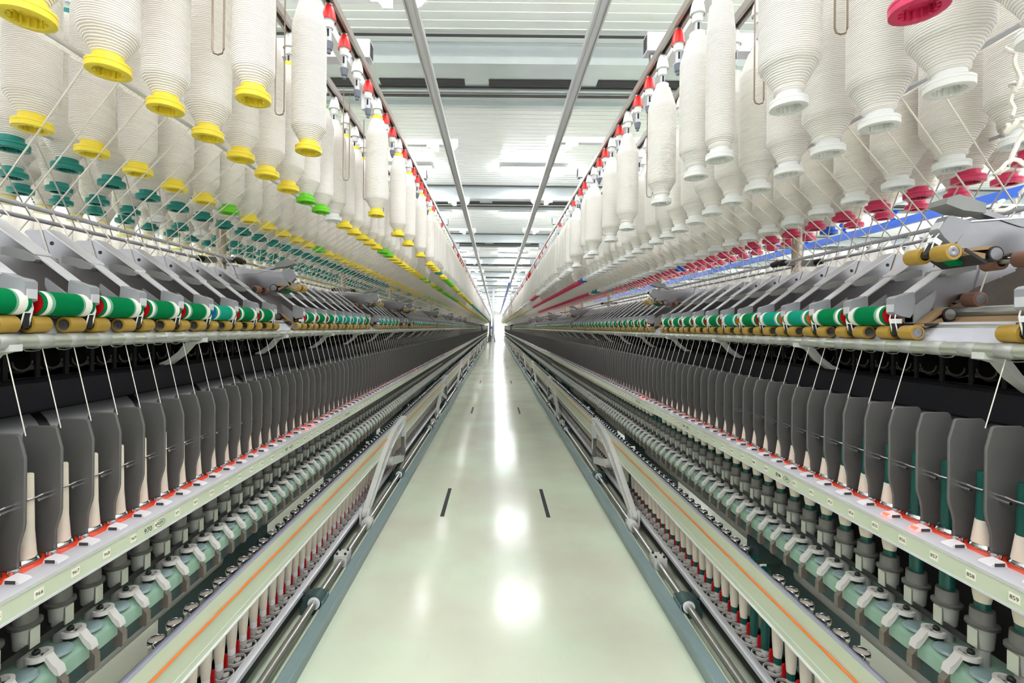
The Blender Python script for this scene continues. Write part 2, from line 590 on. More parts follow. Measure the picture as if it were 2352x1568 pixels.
for sx, dy in ((-1, -.02), (1, 0)):
    tr.tube([(sx * .09, 0, .95), (sx * .10, dy, .5), (sx * .115, .03, .1)], .09, 'trousers', 8)
put('trousers', tr.mesh('trousers'), po)

# ------------------------------------------------------------------ shared shapes
def roving_meshes(R, k, tubek):
    """yarn body and its tube; origin at the underside of the foot flange"""
    b = MB()
    if tubek in ('white', 'pink', 'blue', 'straw'):
        f = R - .0225
        cn = .030 + f * 2.0
        b.lathe([(.0228, .029), (.0264, .031), (.0272, .0345), (.0262, .038), (.0225 + f * .30, .032 + f * .55), (.0225 + f * .62, .030 + f * 1.15), (.0225 + f * .82, .030 + f * 1.55),
                 (.0225 + f * .90, .030 + f * 1.60), (.0225 + f * .93, .030 + f * 1.68), (.0225 + f * .93, .030 + f * 1.74), (.0225 + f * .985, .030 + f * 1.82), (R, cn + .004), (R, cn + .01),
                 (R, .318), (R, .323), (R * .985, .328), (R * .95, .334), (.027, .390), (.0235, .394)], k, n=28)
    cn = .030 + (R - .0225) * (1.65 if R < .05 else 2.1)
    if not b.v:
        b.lathe([(.0228, .029), (.0238, .031), (.0245 + (R - .0245) * .10, .0355), (R * .97, cn - .003), (R * .993, cn), (R, cn + .004), (R, cn + .01), (R, .318), (R, .323), (R * .985, .328), (R * .95, .334), (.027, .390), (.0235, .394)], k, n=28)
    body = b.mesh('roving_bobbin')
    t = MB()
    t.lathe([(.019, .409), (.0212, .407), (.0212, .38), (.0225, .06), (.0225, .018), (.031, .0165), (.033, .0145), (.033, .011), (.032, .010), (.033, .009), (.0325, .001), (.030, 0), (.0225, .0005),
             (.0215, .004), (.0215, .014), (.0, .0145)], tubek, n=28, caps=False)
    for j in range(14):
        A = 2 * PI * j / 14
        c, s_ = math.cos(A), math.sin(A)
        w = .0014
        vs = []
        for r in (.0175, .0218):
            for sg in (-1, 1):
                vs.append((r * c - sg * w * s_, r * s_ + sg * w * c, .0012))
        for r in (.0175, .0218):
            for sg in (-1, 1):
                vs.append((r * c - sg * w * s_, r * s_ + sg * w * c, .013))
        t.add(vs, [(0, 1, 3, 2), (0, 1, 5, 4), (2, 3, 7, 6), (0, 2, 6, 4), (1, 3, 7, 5)], tubek)
    return body, t.mesh('tube')

def roving_low(R):
    b = MB()
    b.lathe([(.024, .030), (R, .08), (R, .33), (.024, .394)], 'roving', n=10, caps=False)
    b.lathe([(.0225, .03), (.0225, .016), (.033, .015), (.033, .001), (.0, .003)], 'white', n=10, caps=False)
    b.lathe([(.0215, .39), (.0215, .408), (0, .409)], 'white', n=8, caps=False)
    return b

RV = {}
def roving_get(R, k, tubek):
    key = (R, k, tubek)
    if key not in RV:
        RV[key] = roving_meshes(R, k, tubek)
    return RV[key]

# clearer roller lying along Y
def clearer_meshes(felt, endk):
    L = .059
    t = [-1, -.86, -.70, -.58, -.50, .50, .58, .70, .86, 1.0]
    b = MB()
    pr = [(.0215, -L + .002)] + [(.0245 if 0 < i < 9 else .0235, L * q) for i, q in enumerate(t)] + [(.0215, L - .002)]
    ks_ = ['feltw', felt, 'feltw', 'feltmix', felt, felt, 'feltmix', 'feltw', 'feltw', 'feltw', 'feltw']
    ks_ = [felt, felt, 'feltw', 'feltmix', felt, felt, 'feltmix', 'feltw', 'feltw', felt, felt]
    b.lathe(pr, felt, (0, 0, 0), 24, 'y', caps=False, ks=ks_)
    e = MB()
    for sg in (-1, 1):
        e.lathe([(.0218, sg * (L - .001)), (.004, sg * (L - .001)), (.003, sg * (L - .003)), (0, sg * (L - .003))], endk, (0, 0, 0), 24, 'y', smooth=False, caps=False)
    return b.mesh('clearer_roller'), e.mesh('end_disc')

CL = {}
def clearer_get(f, e):
    if (f, e) not in CL:
        CL[(f, e)] = clearer_meshes(f, e)
    return CL[(f, e)]

def text_obj(txt, size, parent, loc, s, k='ink', name='number'):
    cu = bpy.data.curves.new(name, 'FONT')
    cu.body = txt
    cu.size = size
    cu.align_x = 'CENTER'
    cu.align_y = 'CENTER'
    cu.extrude = 0.0001
    cu.resolution_u = 2
    cu.materials.append(M[k])
    to = bpy.data.objects.new(name, cu)
    me = bpy.data.meshes.new_from_object(to)
    bpy.data.objects.remove(to)
    if not me.materials:
        me.materials.append(M[k])
    o = bpy.data.objects.new(name, me)
    o.parent = parent
    o.location = loc
    o.rotation_euler = (PI / 2, 0, -s * PI / 2)
    COL.objects.link(o)
    return o

# ------------------------------------------------------------------ one machine per side
CFG = {
    -1: dict(who='yellow-footed', zr=0.758, ysp=0.866, yarm=1.026, ypeg=1.141, ypost=2.10,
             raised={7, 17, 24, 27, 43, 60, 77, 90}, R=.0445, R0=.043),
    1: dict(who='white-footed', zr=0.790, ysp=1.032, yarm=1.123, ypeg=1.121, ypost=2.03,
            raised={-1, 12, 34, 52, 71, 88}, R=.053, R0=.047),
}

def build_side(s):
    c = CFG[s]
    who = c['who']
    zr = c['zr']
    rnd = random.Random(11 + s)
    near = 'the %s bobbins' % who

    # ---- floor kerb
    b = MB(s)
    b.prism([(.682, .042), (.682, .063), (.685, .066), (.724, .066), (.728, .062), (.728, .0), (.692, .0), (.692, .042)], Y0, 3.55, 'kerb')
    b.prism([(.682, .042), (.682, .063), (.685, .066), (.724, .066), (.728, .062), (.728, .0), (.692, .0), (.692, .042)], 3.553, Y1, 'kerb')
    tag(put('guard_rail', b.mesh('guard_rail')), 'low blue-grey guard rail on the floor along the %s machine' % who, 'rail')

    # ---- lifting shaft with its bearings
    sh = empty('lifting_shaft', (s * .763, 0, 0), 'polished lifting shaft running behind the guard rail of the %s machine' % who, 'shaft')
    OX = (-s * .763, 0, 0)
    def sub(name, mb, parent, root=OX):
        return put(name, mb.mesh(name), parent, root)
    b = MB(s).lathe([(.015, Y0), (.015, Y1)], 'shaft', (.763, 0, .07), 20, 'y')
    sub('rod', b, sh)
    b = MB(s).lathe([(.009, Y0), (.009, Y1)], 'paint', (.745, 0, .035), 10, 'y')
    sub('pipe', b, sh)
    for k in range(-1, 14):
        y = 1.945 + 1.68 * k
        b = MB(s)
        b.lathe([(.017, -.03), (.030, -.03), (.032, -.02), (.032, .03), (.02, .03)], 'web', (.763, y, .07), 20, 'y')
        b.box(.730, .745, y - .03, y + .05, .045, .075, 'kerb')
        b.prism([(.735, .08), (.80, .085), (.835, .07), (.835, .0), (.735, .0)], y + .005, y + .055, 'web')
        b.box(.81, .84, y + .0, y + .05, .085, .10, 'alu')
        o = sub('bearing', b, sh)
        if k < 5:
            r = MB(s).lathe([(.0155, -.034), (.025, -.034), (.025, -.03), (.0155, -.03)], 'frame_white', (.763, y, .07), 20, 'y', caps=False)
            put('seal', r.mesh('seal'), o)
    for k in range(-1, 7):
        y = 2.29 + 3.36 * k
        b = MB(s)
        b.box(.738, .800, y - .035, y + .035, .045, .098, 'cast')
        for da in (-.02, .02):
            for dy in (-.022, .022):
                b.lathe([(.006, 0), (.006, .008)], 'belt', (.769 + da, y + dy, .098), 10)
        sub('clamp_block', b, sh)

    # ---- doffing beam with scissor arms
    db = empty('doffing_beam', (s * .82, 0, 0), 'pale green doffing beam standing over the pegged cops of the %s machine' % who, 'beam')
    DX = (-s * .82, 0, 0)
    joints = [0.545] + [3.9 + 3.36 * k for k in range(14)]
    segs = [(Y0, 3.87, .807)] + [(joints[i] + .02, min(joints[i + 1] - .02, Y1), .785) for i in range(1, len(joints) - 1)]
    for (ya, yb, af) in segs:
        d = af - .807
        b = MB(s)
        b.prism([(.807 + d, .312), (.807 + d, .440), (.815 + d, .440), (.815 + d, .312)], ya, yb, 'paint')
        b.prism([(.803 + d, .306), (.803 + d, .312), (.83 + d, .312), (.83 + d, .306)], ya, yb, 'frame_white')
        b.box(.806 + d, .8075 + d, ya, yb, .330, .3315, 'frame_white')
        o = sub('beam_panel', b, db, DX)
        b = MB(s)
        b.prism([(.8065 + d, .440), (.810 + d, .447), (.818 + d, .446), (.864 + d, .405), (.867 + d, .399), (.867 + d, .32), (.860 + d, .32), (.860 + d, .398), (.815 + d, .438)], ya, yb, 'lilac')
        put('top_cap', b.mesh('top_cap'), o)
    for yj in joints[1:]:
        b = MB(s)
        b.prism([(.775, .30), (.775, .447), (.783, .456), (.815, .457), (.868, .412), (.868, .40), (.80, .43), (.80, .30)], yj - .05, yj + .03, 'alu_lip')
        b.prism([(.777, .20), (.777, .30), (.80, .30), (.80, .20)], yj - .015, yj + .03, 'paint')
        sub('joint_bracket', b, db, DX)
        b = MB(s)
        b.box(.778, .806, yj - .022, yj + .022, .085, .30, 'grey')
        sub('upright', b, db, DX)
        b = MB(s)
        path = [(yj - .02, .425), (yj - .30, .395), (yj - .52, .350), (yj - .72, .275), (yj - .90, .195), (yj - 1.12, .10)]
        b.sweep(path, .010, [.05, .07, .08, .075, .06, .04], .792, 'cast')
        up = [(p + .03 * 0, q + h) for (p, q), h in zip(path, (.03, .038, .042, .039, .032, .02))]
        dn = [(p, q - h) for (p, q), h in zip(path, (.03, .038, .042, .039, .032, .02))]
        b.sweep(up, .034, .008, .792, 'cast')
        b.sweep(dn, .034, .008, .792, 'cast')
        for q in (1, 2, 3):
            b.sweep([up[q], dn[q]], .03, .008, .792, 'cast')
        o = sub('lift_arm', b, db, DX)
        yc = yj - 1.14
        b = MB(s)
        for da in (-.022, .022):
            b.prism([(yc + .032 * math.cos(t), .105 + .032 * math.sin(t)) for t in [i * PI / 6 for i in range(0, 7)]] + [(yc - .03, .05), (yc + .03, .05)], .787 + da - .006, .787 + da + .006, 'cast', 'x')
        b.lathe([(.03, -.014), (.03, .014)], 'cast', (.787, yc, .105), 18, 'x')
        b.lathe([(.026, -.09), (.031, -.085), (.031, -.03)], 'cast', (.763, yc, .07), 18, 'y')
        b.box(.745, .80, yc - .04, yc + .03, .04, .075, 'cast')
        sub('clevis', b, db, DX)
        b = MB(s)
        b.sweep([(yj - .02, .115), (yj - .45, .21)], .04, .05, .80, 'cast')
        b.lathe([(.032, -.026), (.032, .026)], 'cast', (.80, yj - .46, .215), 18, 'x')
        sub('link', b, db, DX)
    # cord along the beam
    b = MB(s)
    b.tube([(.8035, Y0, .392), (.8035, 3.85, .392), (.778, 3.9, .44), (.781, 3.98, .40), (.781, Y1, .392)], .003, 'cord', 6)
    tag(put('orange_cord', b.mesh('orange_cord')), 'thin orange cord stretched along the pale green beam of the %s machine' % who, 'cord')

    # ---- peg tray
    pt = empty('peg_tray', (s * .88, 0, 0), 'aluminium-edged peg conveyor tray near the floor of the %s machine' % who, 'conveyor')
    PX = (-s * .88, 0, 0)
    b = MB(s)
    b.prism([(.820, .088), (.820, .104), (.824, .107), (.834, .107), (.836, .101), (.850, .100), (.850, .088)], Y0, Y1, 'alu_lip')
    sub('edge_rail', b, pt, PX)
    b = MB(s).box(.848, .965, Y0, Y1, .055, .084, 'belt')
    b.box(.824, .85, Y0, Y1, .055, .088, 'belt')
    sub('belt', b, pt, PX)
    b = MB(s).prism([(.935, .0), (.955, .0), (.955, .084), (.935, .084)], Y0, Y1, 'web')
    sub('back_plate', b, pt, PX)
    ring = MB(s)
    ring.lathe([(.0285, 0), (.0285, .009), (.0255, .010), (.0255, .001)], 'fork', (.884, 0, .084), 24, caps=False)
    ring.lathe([(.0125, 0), (.0125, .018), (.009, .020), (.009, .03)], 'fork', (.900, 0, .084), 14)
    ring.prism([(.874, -.012), (.874, .012), (.878, .012), (.890, .005), (.890, -.005), (.878, -.012)], .085, .093, 'fork', 'z')
    ring.box(.872, .905, -.006, .006, .085, .092, 'fork')
    tong = MB(s).prism([(.893, .086), (.911, .086), (.911, .128), (.907, .134), (.897, .134), (.893, .128)], .030, .036, 'redpeg')
    rme, tme = ring.mesh('peg'), tong.mesh('red_tongue')
    npeg = int((Y1 - c['ypeg']) / .07)
    ks0 = -4
    for k in range(ks0, ks0 + 100):
        y = c['ypeg'] + .07 * k
        o = put('peg', rme, pt, (PX[0], y, 0))
        if k < 55:
            put('red_tongue', tme, o)
    both = MB(s)
    both.lathe([(.0285, 0), (.0285, .009), (.0255, .010)], 'fork', (.884, 0, .084), 10, caps=False)
    both.lathe([(.0125, 0), (.0125, .018), (.009, .03)], 'fork', (.900, 0, .084), 8)
    o = put('distant_pegs', both.repeat('distant_pegs', [(0, c['ypeg'] + .07 * k, 0) for k in range(ks0 + 100, npeg)]), pt, PX)
    tag(o, kind='stuff')

    # ---- cops standing on the pegs
    def peg_cop(low=False, empty_tube=False):
        n = 10 if low else 20
        b = MB()
        if empty_tube:
            b.lathe([(.0125, 0), (.0135, .05), (.0148, .255), (.0148, .275)], 'darkgreen', n=n)
        else:
            b.lathe([(.0125, .022), (.0150, .05), (.0180, .11), (.0190, .17), (.0188, .235), (.0165, .262), (.0165, .27)], 'cop', n=n)
        return b
    def peg_rim(s):
        r = MB()
        r.lathe([(.0165, .262), (.0195, .266), (.0205, .272), (.0202, .279), (.0185, .282), (.0172, .279), (.0170, .272)], 'chrome', n=24, caps=False)
        r.lathe([(.0171, .2735), (.0, .2735)], 'cop', n=24, caps=False)
        return r
    def peg_foot(s):
        k = 'darkgreen' if s > 0 else 'white'
        return MB().lathe([(.0122, 0), (.0122, .024)], k, n=16)
    cm, cmg, rm, fm = peg_cop().mesh('doffed_cop'), peg_cop(False, True).mesh('doffed_tube'), peg_rim(s).mesh('chrome_rim'), peg_foot(s).mesh('tube_foot')
    idx = 0
    rest = []
    for k in range(ks0, npeg):
        y = c['ypeg'] + .07 * k
        if idx < 150:
            if not in_view(s * .9, y, .25, 60):
                continue
            idx += 1
            emp = s > 0 and k in (7, 8, 30, 47)
            o = put('doffed_tube' if emp else 'doffed_cop', cmg if emp else cm, None, (s * .900, y, .110))
            if emp:
                tag(o, 'empty dark green tube pegged behind the beam, %s place from the camera' % nth(idx), 'tube')
            else:
                put('chrome_rim', rm, o)
                put('tube_foot', fm, o)
                tag(o, 'cream yarn cop on its peg behind the beam, %s from the camera, %s machine' % (nth(idx), who), 'cop', 'cops pegged behind the beam of the %s machine' % who)
        else:
            rest.append((s * .9, y, .110))
    CFG[s]['rest_cops'] = rest

    # ---- ring rail with separators
    rr = empty('ring_rail', (s * .88, 0, zr), 'pale green ring rail with grey separators under %s' % near, 'ring rail')
    RX = (-s * .88, 0, -zr)
    b = MB(s)
    b.box(.812, .818, Y0, Y1, zr - .040, zr, 'paint')
    b.box(.818, .940, Y0, Y1, zr - .012, zr - .002, 'paint')
    b.box(.810, .8135, Y0, Y1, zr - .040, zr - .036, 'alu_lip')
    sub('rail', b, rr, RX)
    b = MB(s).prism([(.810, zr - .004), (.810, zr + .002), (.814, zr + .004), (.855, zr + .005), (.857, zr + .002), (.814, zr + .001), (.814, zr - .004)], Y0, Y1, 'cover')
    sub('clear_cover', b, rr, RX)
    b = MB(s).box(.856, .934, Y0, Y1, zr - .002, zr + .002, 'redstrip')
    sub('red_strip', b, rr, RX)
    zt = 1.004 if s < 0 else 1.030
    zz0 = zr + .003
    prof = [(.931, zz0), (.936, zz0 + .05), (.937, zt - .02), (.931, zt - .004), (.926, zt), (.876, zt), (.871, zt - .003), (.862, zt - .035), (.860, zt - .042),
            (.860, zt - .158), (.862, zt - .170), (.868, zt - .188), (.871, zt - .202), (.872, zz0 + .006), (.877, zz0)]
    d = MB(s)
    ins = [(p + (.899 - p) * .055, q + (zt - .125 - q) * .018) for p, q in prof]
    n = len(prof)
    vs = [(p, -.0012, q) for p, q in prof] + [(p, .0012, q) for p, q in prof] + [(p, -.0026, q) for p, q in ins] + [(p, .0026, q) for p, q in ins]
    fs = [(i, (i + 1) % n, n + (i + 1) % n, n + i) for i in range(n)]
    fs += [(2 * n + i, 2 * n + (i + 1) % n, (i + 1) % n, i) for i in range(n)]
    fs += [(n + i, n + (i + 1) % n, 3 * n + (i + 1) % n, 3 * n + i) for i in range(n)]
    d.add(vs, fs, 'divider')
    d.add(vs, [tuple(range(2 * n, 3 * n)), tuple(reversed(range(3 * n, 4 * n)))], 'divider')
    dme = d.mesh('separator')
    g = MB(s)
    zb = zt - .125
    g.tube([(.880, 0, zb), (.880, -.018, zb + .001), (.881, -.032, zb - .001), (.880, -.050, zb)], .0022, 'chrome', 6)
    g.tube([(.884, 0, zb - .009), (.884, -.022, zb - .009)], .003, 'chrome', 6)
    gme = g.mesh('control_wire')
    rg = MB(s)
    rg.lathe([(.0185, .001), (.0185, .008), (.0205, .0105), (.0235, .0095), (.0245, .006), (.026, .003), (.026, .001)], 'chrome', (.901, 0, zr + .002), 24, caps=False)
    rg.lathe([(.0, .0022), (.0185, .0022)], 'black', (.901, 0, zr + .002), 24, caps=False)
    rg.lathe([(.009, .001), (.009, .009), (.007, .0105), (0, .010)], 'chrome', (.872, .026, zr + .002), 14)
    rgme = rg.mesh('spinning_ring')
    ln = MB(s)
    ln.prism([(.824, zr + .004), (.824, zr + .006), (.828, zr + .0095), (.850, zr + .0135), (.854, zr + .005)], -.011, .011, 'lens')
    ln.box(.831, .849, -.0114, -.0111, zr + .0055, zr + .0115, 'slot')
    lnme = ln.mesh('lamp_lens')
    led = MB(s).box(.8245, .832, -.006, .007, zr + .006, zr + .0112, 'led')
    ledme = led.mesh('lit_lamp')
    tg = MB(s).box(.8112, .8118, -.0085, .0085, zr - .028, zr - .013, 'tag')
    tgme = tg.mesh('number_tag')
    lit = {-1, 0, 24, 25} if s > 0 else {16, 17, 55, 82}
    nsp = int((Y1 - c['ysp']) / .07)
    k0 = -5
    for k in range(k0, k0 + 100):
        y = c['ysp'] + .07 * k
        o = put('separator', dme, rr, (RX[0], y - .035, RX[2]))
        if k < 40:
            put('control_wire', gme, o)
        put('spinning_ring', rgme, rr, (RX[0], y, RX[2]))
        o = put('lamp_lens', lnme, rr, (RX[0], y, RX[2]))
        if k in lit:
            tag(put('lit_lamp', ledme, o), 'glowing red lamp')
        if k < 60:
            o = put('number_tag', tgme, rr, (RX[0], y + .01, RX[2]))
            if k < 26:
                num = (966 + k + 1) if s < 0 else (855 - k)
                text_obj(str(num), .0095, o, (s * .8110, 0, zr - .0205), s)
    far = MB(s)
    far.prism(prof, -.0025, .0025, 'divider')
    o = put('distant_separators', far.repeat('distant_separators', [(0, c['ysp'] + .07 * k - .035, 0) for k in range(k0 + 100, nsp)]), rr, RX)
    tag(o, kind='stuff')
    far = MB(s)
    far.lathe([(.0185, .001), (.0185, .008), (.0235, .0095), (.026, .001)], 'chrome', (.897, 0, zr), 10, caps=False)
    o = put('distant_rings', far.repeat('distant_rings', [(0, c['ysp'] + .07 * k, 0) for k in range(k0 + 100, nsp)]), rr, RX)
    tag(o, kind='stuff')
    far = MB(s)
    far.prism([(.824, zr + .004), (.828, zr + .0095), (.850, zr + .0135), (.854, zr + .005)], -.011, .011, 'lens')
    o = put('distant_lenses', far.repeat('distant_lenses', [(0, c['ysp'] + .07 * k, 0) for k in range(k0 + 100, nsp)]), rr, RX)
    tag(o, kind='stuff')
    # section marks with the maker's oval
    for q in range(3):
        kk = (3 if s < 0 else 5) + 10 * q
        yy = c['ysp'] + .07 * kk
        pl = MB(s).box(.8113, .8119, yy - .05, yy + .055, zr - .034, zr - .006, 'paint')
        o = sub('section_mark', pl, rr, RX)
        text_obj(str(970 + 10 * q) if s < 0 else str(850 - 10 * q), .016, o, (s * .8111, yy + s * .018, zr - .021), s)
        yc = yy - s * .022
        text_obj('iSM', .010, o, (s * .8111, yc, zr - .021), s, name='maker_logo')
        ov = MB(s)
        ov.tube([(.8111, yc + .014 * math.cos(t * PI / 12), zr - .021 + .0075 * math.sin(t * PI / 12)) for t in range(24)], .0005, 'ink', 4, closed=True)
        put('logo_oval', ov.mesh('logo_oval'), o)

    # ---- the spinning frame itself
    sf = empty('spinning_machine', (s * 1.1, 0, 0), 'long dark ring spinning frame beneath %s' % near, 'machine')
    SX = (-s * 1.1, 0, 0)
    b = MB(s)
    b.prism([(.858, .572), (.843, .561), (.841, .557), (.841, .532), (.866, .528), (.94, .528), (.94, .572)], Y0, Y1, 'railgreen')
    sub('spindle_rail', b, sf, SX)
    b = MB(s).prism([(.866, .528), (.866, .482), (.870, .478), (.90, .478), (.90, .528)], Y0, Y1, 'web')
    sub('rail_web', b, sf, SX)
    b = MB(s)
    for k in range(0, nsp, 4):
        y = c['ysp'] + .07 * k
        b.box(.8785, .8815, y - .14, y + .14, .601, .614, 'belt')
        b.prism([(.881, y + .02), (.881, y + .03), (.93, y + .10), (.93, y + .09)], .601, .614, 'belt', 'z')
    sub('drive_belt', b, sf, SX)
    b = MB(s)
    b.prism([(1.017, 1.012), (1.017, 1.072), (1.025, 1.080), (1.06, 1.080), (1.06, 1.012)], Y0, Y1, 'black')
    sub('black_beam', b, sf, SX)
    b = MB(s)
    b.prism([(1.05, 1.080), (1.05, 1.098), (1.075, 1.105), (1.12, 1.16), (1.24, 1.16), (1.24, 1.0), (1.06, 1.0), (1.06, 1.08)], Y0, Y1, 'soot')
    sub('suction_duct', b, sf, SX)
    b = MB(s)
    b.prism([(-.035, 1.082), (.035, 1.082), (.035, 1.112), (.028, 1.106), (.014, 1.095), (0, 1.091), (-.014, 1.095), (-.028, 1.106), (-.035, 1.112)], 1.050, 1.053, 'dust', 'x')
    wl = [(1.045, .022 * math.cos(t), 1.118 + .020 * math.sin(t)) for t in [PI + i * PI / 6 for i in range(7)]]
    b.tube(wl, .0022, 'dust', 4)
    lp = MB(s)
    lp.tube([(.955, .020 * math.cos(t), 1.150 + .006 * math.sin(t)) for t in [PI + i * PI / 4 for i in range(5)]], .0012, 'steel', 4)
    rb = MB(s).box(1.045, 1.06, .030, .040, 1.08, 1.17, 'soot')
    scm_, lpm, rbm = b.mesh('suction_scoop'), lp.mesh('wire_hook'), rb.mesh('rib')
    for k in range(k0, 70):
        o = put('suction_scoop', scm_, sf, (SX[0], c['ysp'] + .07 * k, 0))
        put('rib', rbm, o)
        if k < 40:
            put('wire_hook', lpm, o)
    tag(put('distant_scoops', b.repeat('distant_scoops', [(0, c['ysp'] + .07 * k, 0) for k in range(70, 260)]), sf, SX), kind='stuff')
    b = MB(s)
    b.lathe([(.13, Y0), (.13, Y1)], 'duct', (1.17, 0, .90), 28, 'y')
    for k in range(0, 160):
        y = -.9 + .28 * k
        b.lathe([(.1305, y), (.132, y + .004), (.132, y + .02), (.1305, y + .024)], 'belt', (1.17, 0, .90), 28, 'y', caps=False)
    sub('air_duct', b, sf, SX)
    b = MB(s).box(1.25, 1.276, Y0, Y1, .21, 1.16, 'soot')
    sub('centre_panel', b, sf, SX)
    b = MB(s).lathe([(.032, Y0), (.032, Y1)], 'cast', (1.07, 0, .33), 16, 'y')
    sub('cream_pipe', b, sf, SX)
    for k in range(-1, 28):
        y = c['ypost'] + 1.68 * k - .3
        b = MB(s).box(1.0, 1.28, y - .05, y + .05, 0, .40, 'web')
        b.box(.92, 1.28, y - .04, y + .04, .36, .53, 'web')
        b.box(1.08, 1.28, y - .03, y + .03, .5, 1.02, 'web')
        b.box(.98, 1.24, y - .09, y + .09, 0, .03, 'kerb')
        sub('stand', b, sf, SX)
    # rollers
    b = MB(s)
    b.lathe([(.0145, Y0), (.0145, Y1)], 'roller', (.925, 0, 1.165), 20, 'y')
    for k in range(k0, 240):
        y = c['yarm'] - .035 + .07 * k
        b.lathe([(.0146, y - .016), (.0153, y - .015), (.0153, y + .015), (.0146, y + .016)], 'roller2', (.925, 0, 1.165), 20, 'y', caps=False)
    sub('front_roller', b, sf, SX)
    b = MB(s)
    b.lathe([(.013, Y0), (.013, Y1)], 'steel', (.985, 0, 1.205), 14, 'y')
    b.lathe([(.014, Y0), (.014, Y1)], 'steel', (1.065, 0, 1.245), 14, 'y')
    b.prism([(.945, 1.175), (.950, 1.188), (.965, 1.200), (.985, 1.222), (1.0, 1.215), (.985, 1.18)], Y0, Y1, 'tube_grey')
    b.prism([(1.0, 1.215), (1.03, 1.235), (1.05, 1.232), (1.02, 1.20)], Y0, Y1, 'apron')
    sub('back_rollers', b, sf, SX)
    b = MB(s).prism([(1.02, 1.16), (1.02, 1.185), (1.10, 1.235), (1.24, 1.24), (1.24, 1.16)], Y0, Y1, 'dust')
    sub('roller_beam', b, sf, SX)
    for k in range(-1, 80):
        y = (1.14 if s < 0 else 1.20) - .28 + .56 * k
        if y > Y1:
            break
        b = MB(s)
        b.sweep([(y, 0), (y + .01, 0)], .01, .01, 0, 'cast') if False else None
        b.prism([(.910, 1.148), (.910, 1.160), (.925, 1.170), (.945, 1.166), (.960, 1.150), (.985, 1.118), (1.020, 1.092), (1.040, 1.084), (1.040, 1.076), (1.012, 1.080), (.974, 1.108), (.946, 1.140), (.925, 1.146)], y - .012, y + .012, 'cast')
        sub('roller_bracket', b, sf, SX)

    # spindles
    sp = MB(s)
    sp.lathe([(.012, .56), (.012, .602), (.0165, .606), (.018, .622), (.019, .643), (.025, .645), (.025, .650), (.0185, .652), (.0185, .664), (.0178, .676), (.012, .676), (.009, .69), (.007, zr + .02)], 'grey', (.895, 0, 0), 18, ks=['greylight'] * 4 + ['greydark'] * 2 + ['grey'] * 6)
    sp.box(.876, .886, -.0095, .0095, .606, .640, 'steel')
    sp.lathe([(.0115, .572), (.0115, .576), (.0060, .580), (.0060, .596), (.004, .598)], 'belt', (.874, 0, 0), 14)
    sp.lathe([(.0085, .583), (.0085, .590), (.006, .592)], 'steel', (.876, 0, 0), 14)
    sp.lathe([(.024, .572), (.021, .577), (.012, .578)], 'kerb', (.866, .035, 0), 16)
    spme = sp.mesh('spindle')
    fk = MB(s)
    arc = [(.868 - .0200 * math.cos(t), .0190 * math.sin(t)) for t in [-2.3 + i * 4.6 / 16 for i in range(17)]]
    arci = [(.869 - .0145 * math.cos(t), .0135 * math.sin(t)) for t in [-2.3 + i * 4.6 / 16 for i in range(17)]]
    fk.prism(arc + arci[::-1], .584, .593, 'fork', 'z')
    fk.prism([(.857, .584), (.857, .593), (.850, .592), (.838, .577), (.828, .569), (.824, .556), (.832, .557), (.842, .568), (.852, .583)], -.0075, .0075, 'fork')
    fkme = fk.mesh('brake_fork')
    lg = MB(s)
    lg.prism([(.832, .505), (.830, .510), (.830, .534), (.842, .548), (.850, .548), (.848, .510), (.846, .505)], .006, .019, 'lug')
    lgme = lg.mesh('brake_lug')
    for k in range(k0, k0 + 100):
        y = c['ysp'] + .07 * k
        o = put('spindle', spme, sf, (SX[0], y, 0))
        put('brake_fork', fkme, o)
        if k < 60:
            put('brake_lug', lgme, o)
    far = MB(s)
    far.lathe([(.012, .56), (.0165, .606), (.019, .643), (.025, .645), (.025, .650), (.0185, .652), (.0178, .676), (.007, zr)], 'grey', (.895, 0, 0), 8)
    far.prism(arc[::3] + arci[::-3], .584, .593, 'fork', 'z')
    far.prism([(.857, .584), (.857, .593), (.850, .592), (.828, .569), (.824, .556), (.832, .557)], -.0075, .0075, 'fork')
    o = put('distant_spindles', far.repeat('distant_spindles', [(0, c['ysp'] + .07 * k, 0) for k in range(k0 + 100, nsp)]), sf, SX)
    tag(o, kind='stuff')

    # drafting arms
    def chan(s, low=False):
        b = MB(s)
        b.prism([(.953, 1.222), (.953, 1.290), (1.015, 1.336), (1.10, 1.398), (1.185, 1.402), (1.195, 1.392), (1.195, 1.345), (1.10, 1.305), (.985, 1.226)], -.0105, .0105, 'alu')
        b.prism([(.952, 1.290), (.952, 1.294), (1.10, 1.404), (1.10, 1.400)], -.0145, .0145, 'alu_lip')
        b.prism([(.9785, 1.215), (.958, 1.206), (.953, 1.212), (.953, 1.26), (1.005, 1.298), (1.006, 1.285)], -.0135, .0135, 'nose')
        return b
    def lever(s):
        b = MB(s)
        lv = [(1.1335, 1.427), (1.181, 1.427), (1.186, 1.421), (1.166, 1.400), (1.136, 1.369), (1.128, 1.363), (1.088, 1.354), (1.080, 1.366), (1.050, 1.372), (1.060, 1.378)]
        lv = [(1.1335, 1.427), (1.181, 1.427), (1.186, 1.421), (1.166, 1.402), (1.136, 1.371), (1.128, 1.364), (1.085, 1.352), (1.020, 1.338), (1.022, 1.348), (1.075, 1.386)]
        b.prism(lv, -.0190, .0190, 'alu')
        b.prism([(1.022, 1.347), (1.022, 1.351), (1.1335, 1.431), (1.1335, 1.427)], -.0205, .0205, 'alu_lip')
        for sg in (-1, 1):
            b.lathe([(.005, sg * .0188), (.005, sg * .0196), (0, sg * .0196)], 'slot', (1.118, 0, 1.395), 12, 'y', smooth=False)
        return b
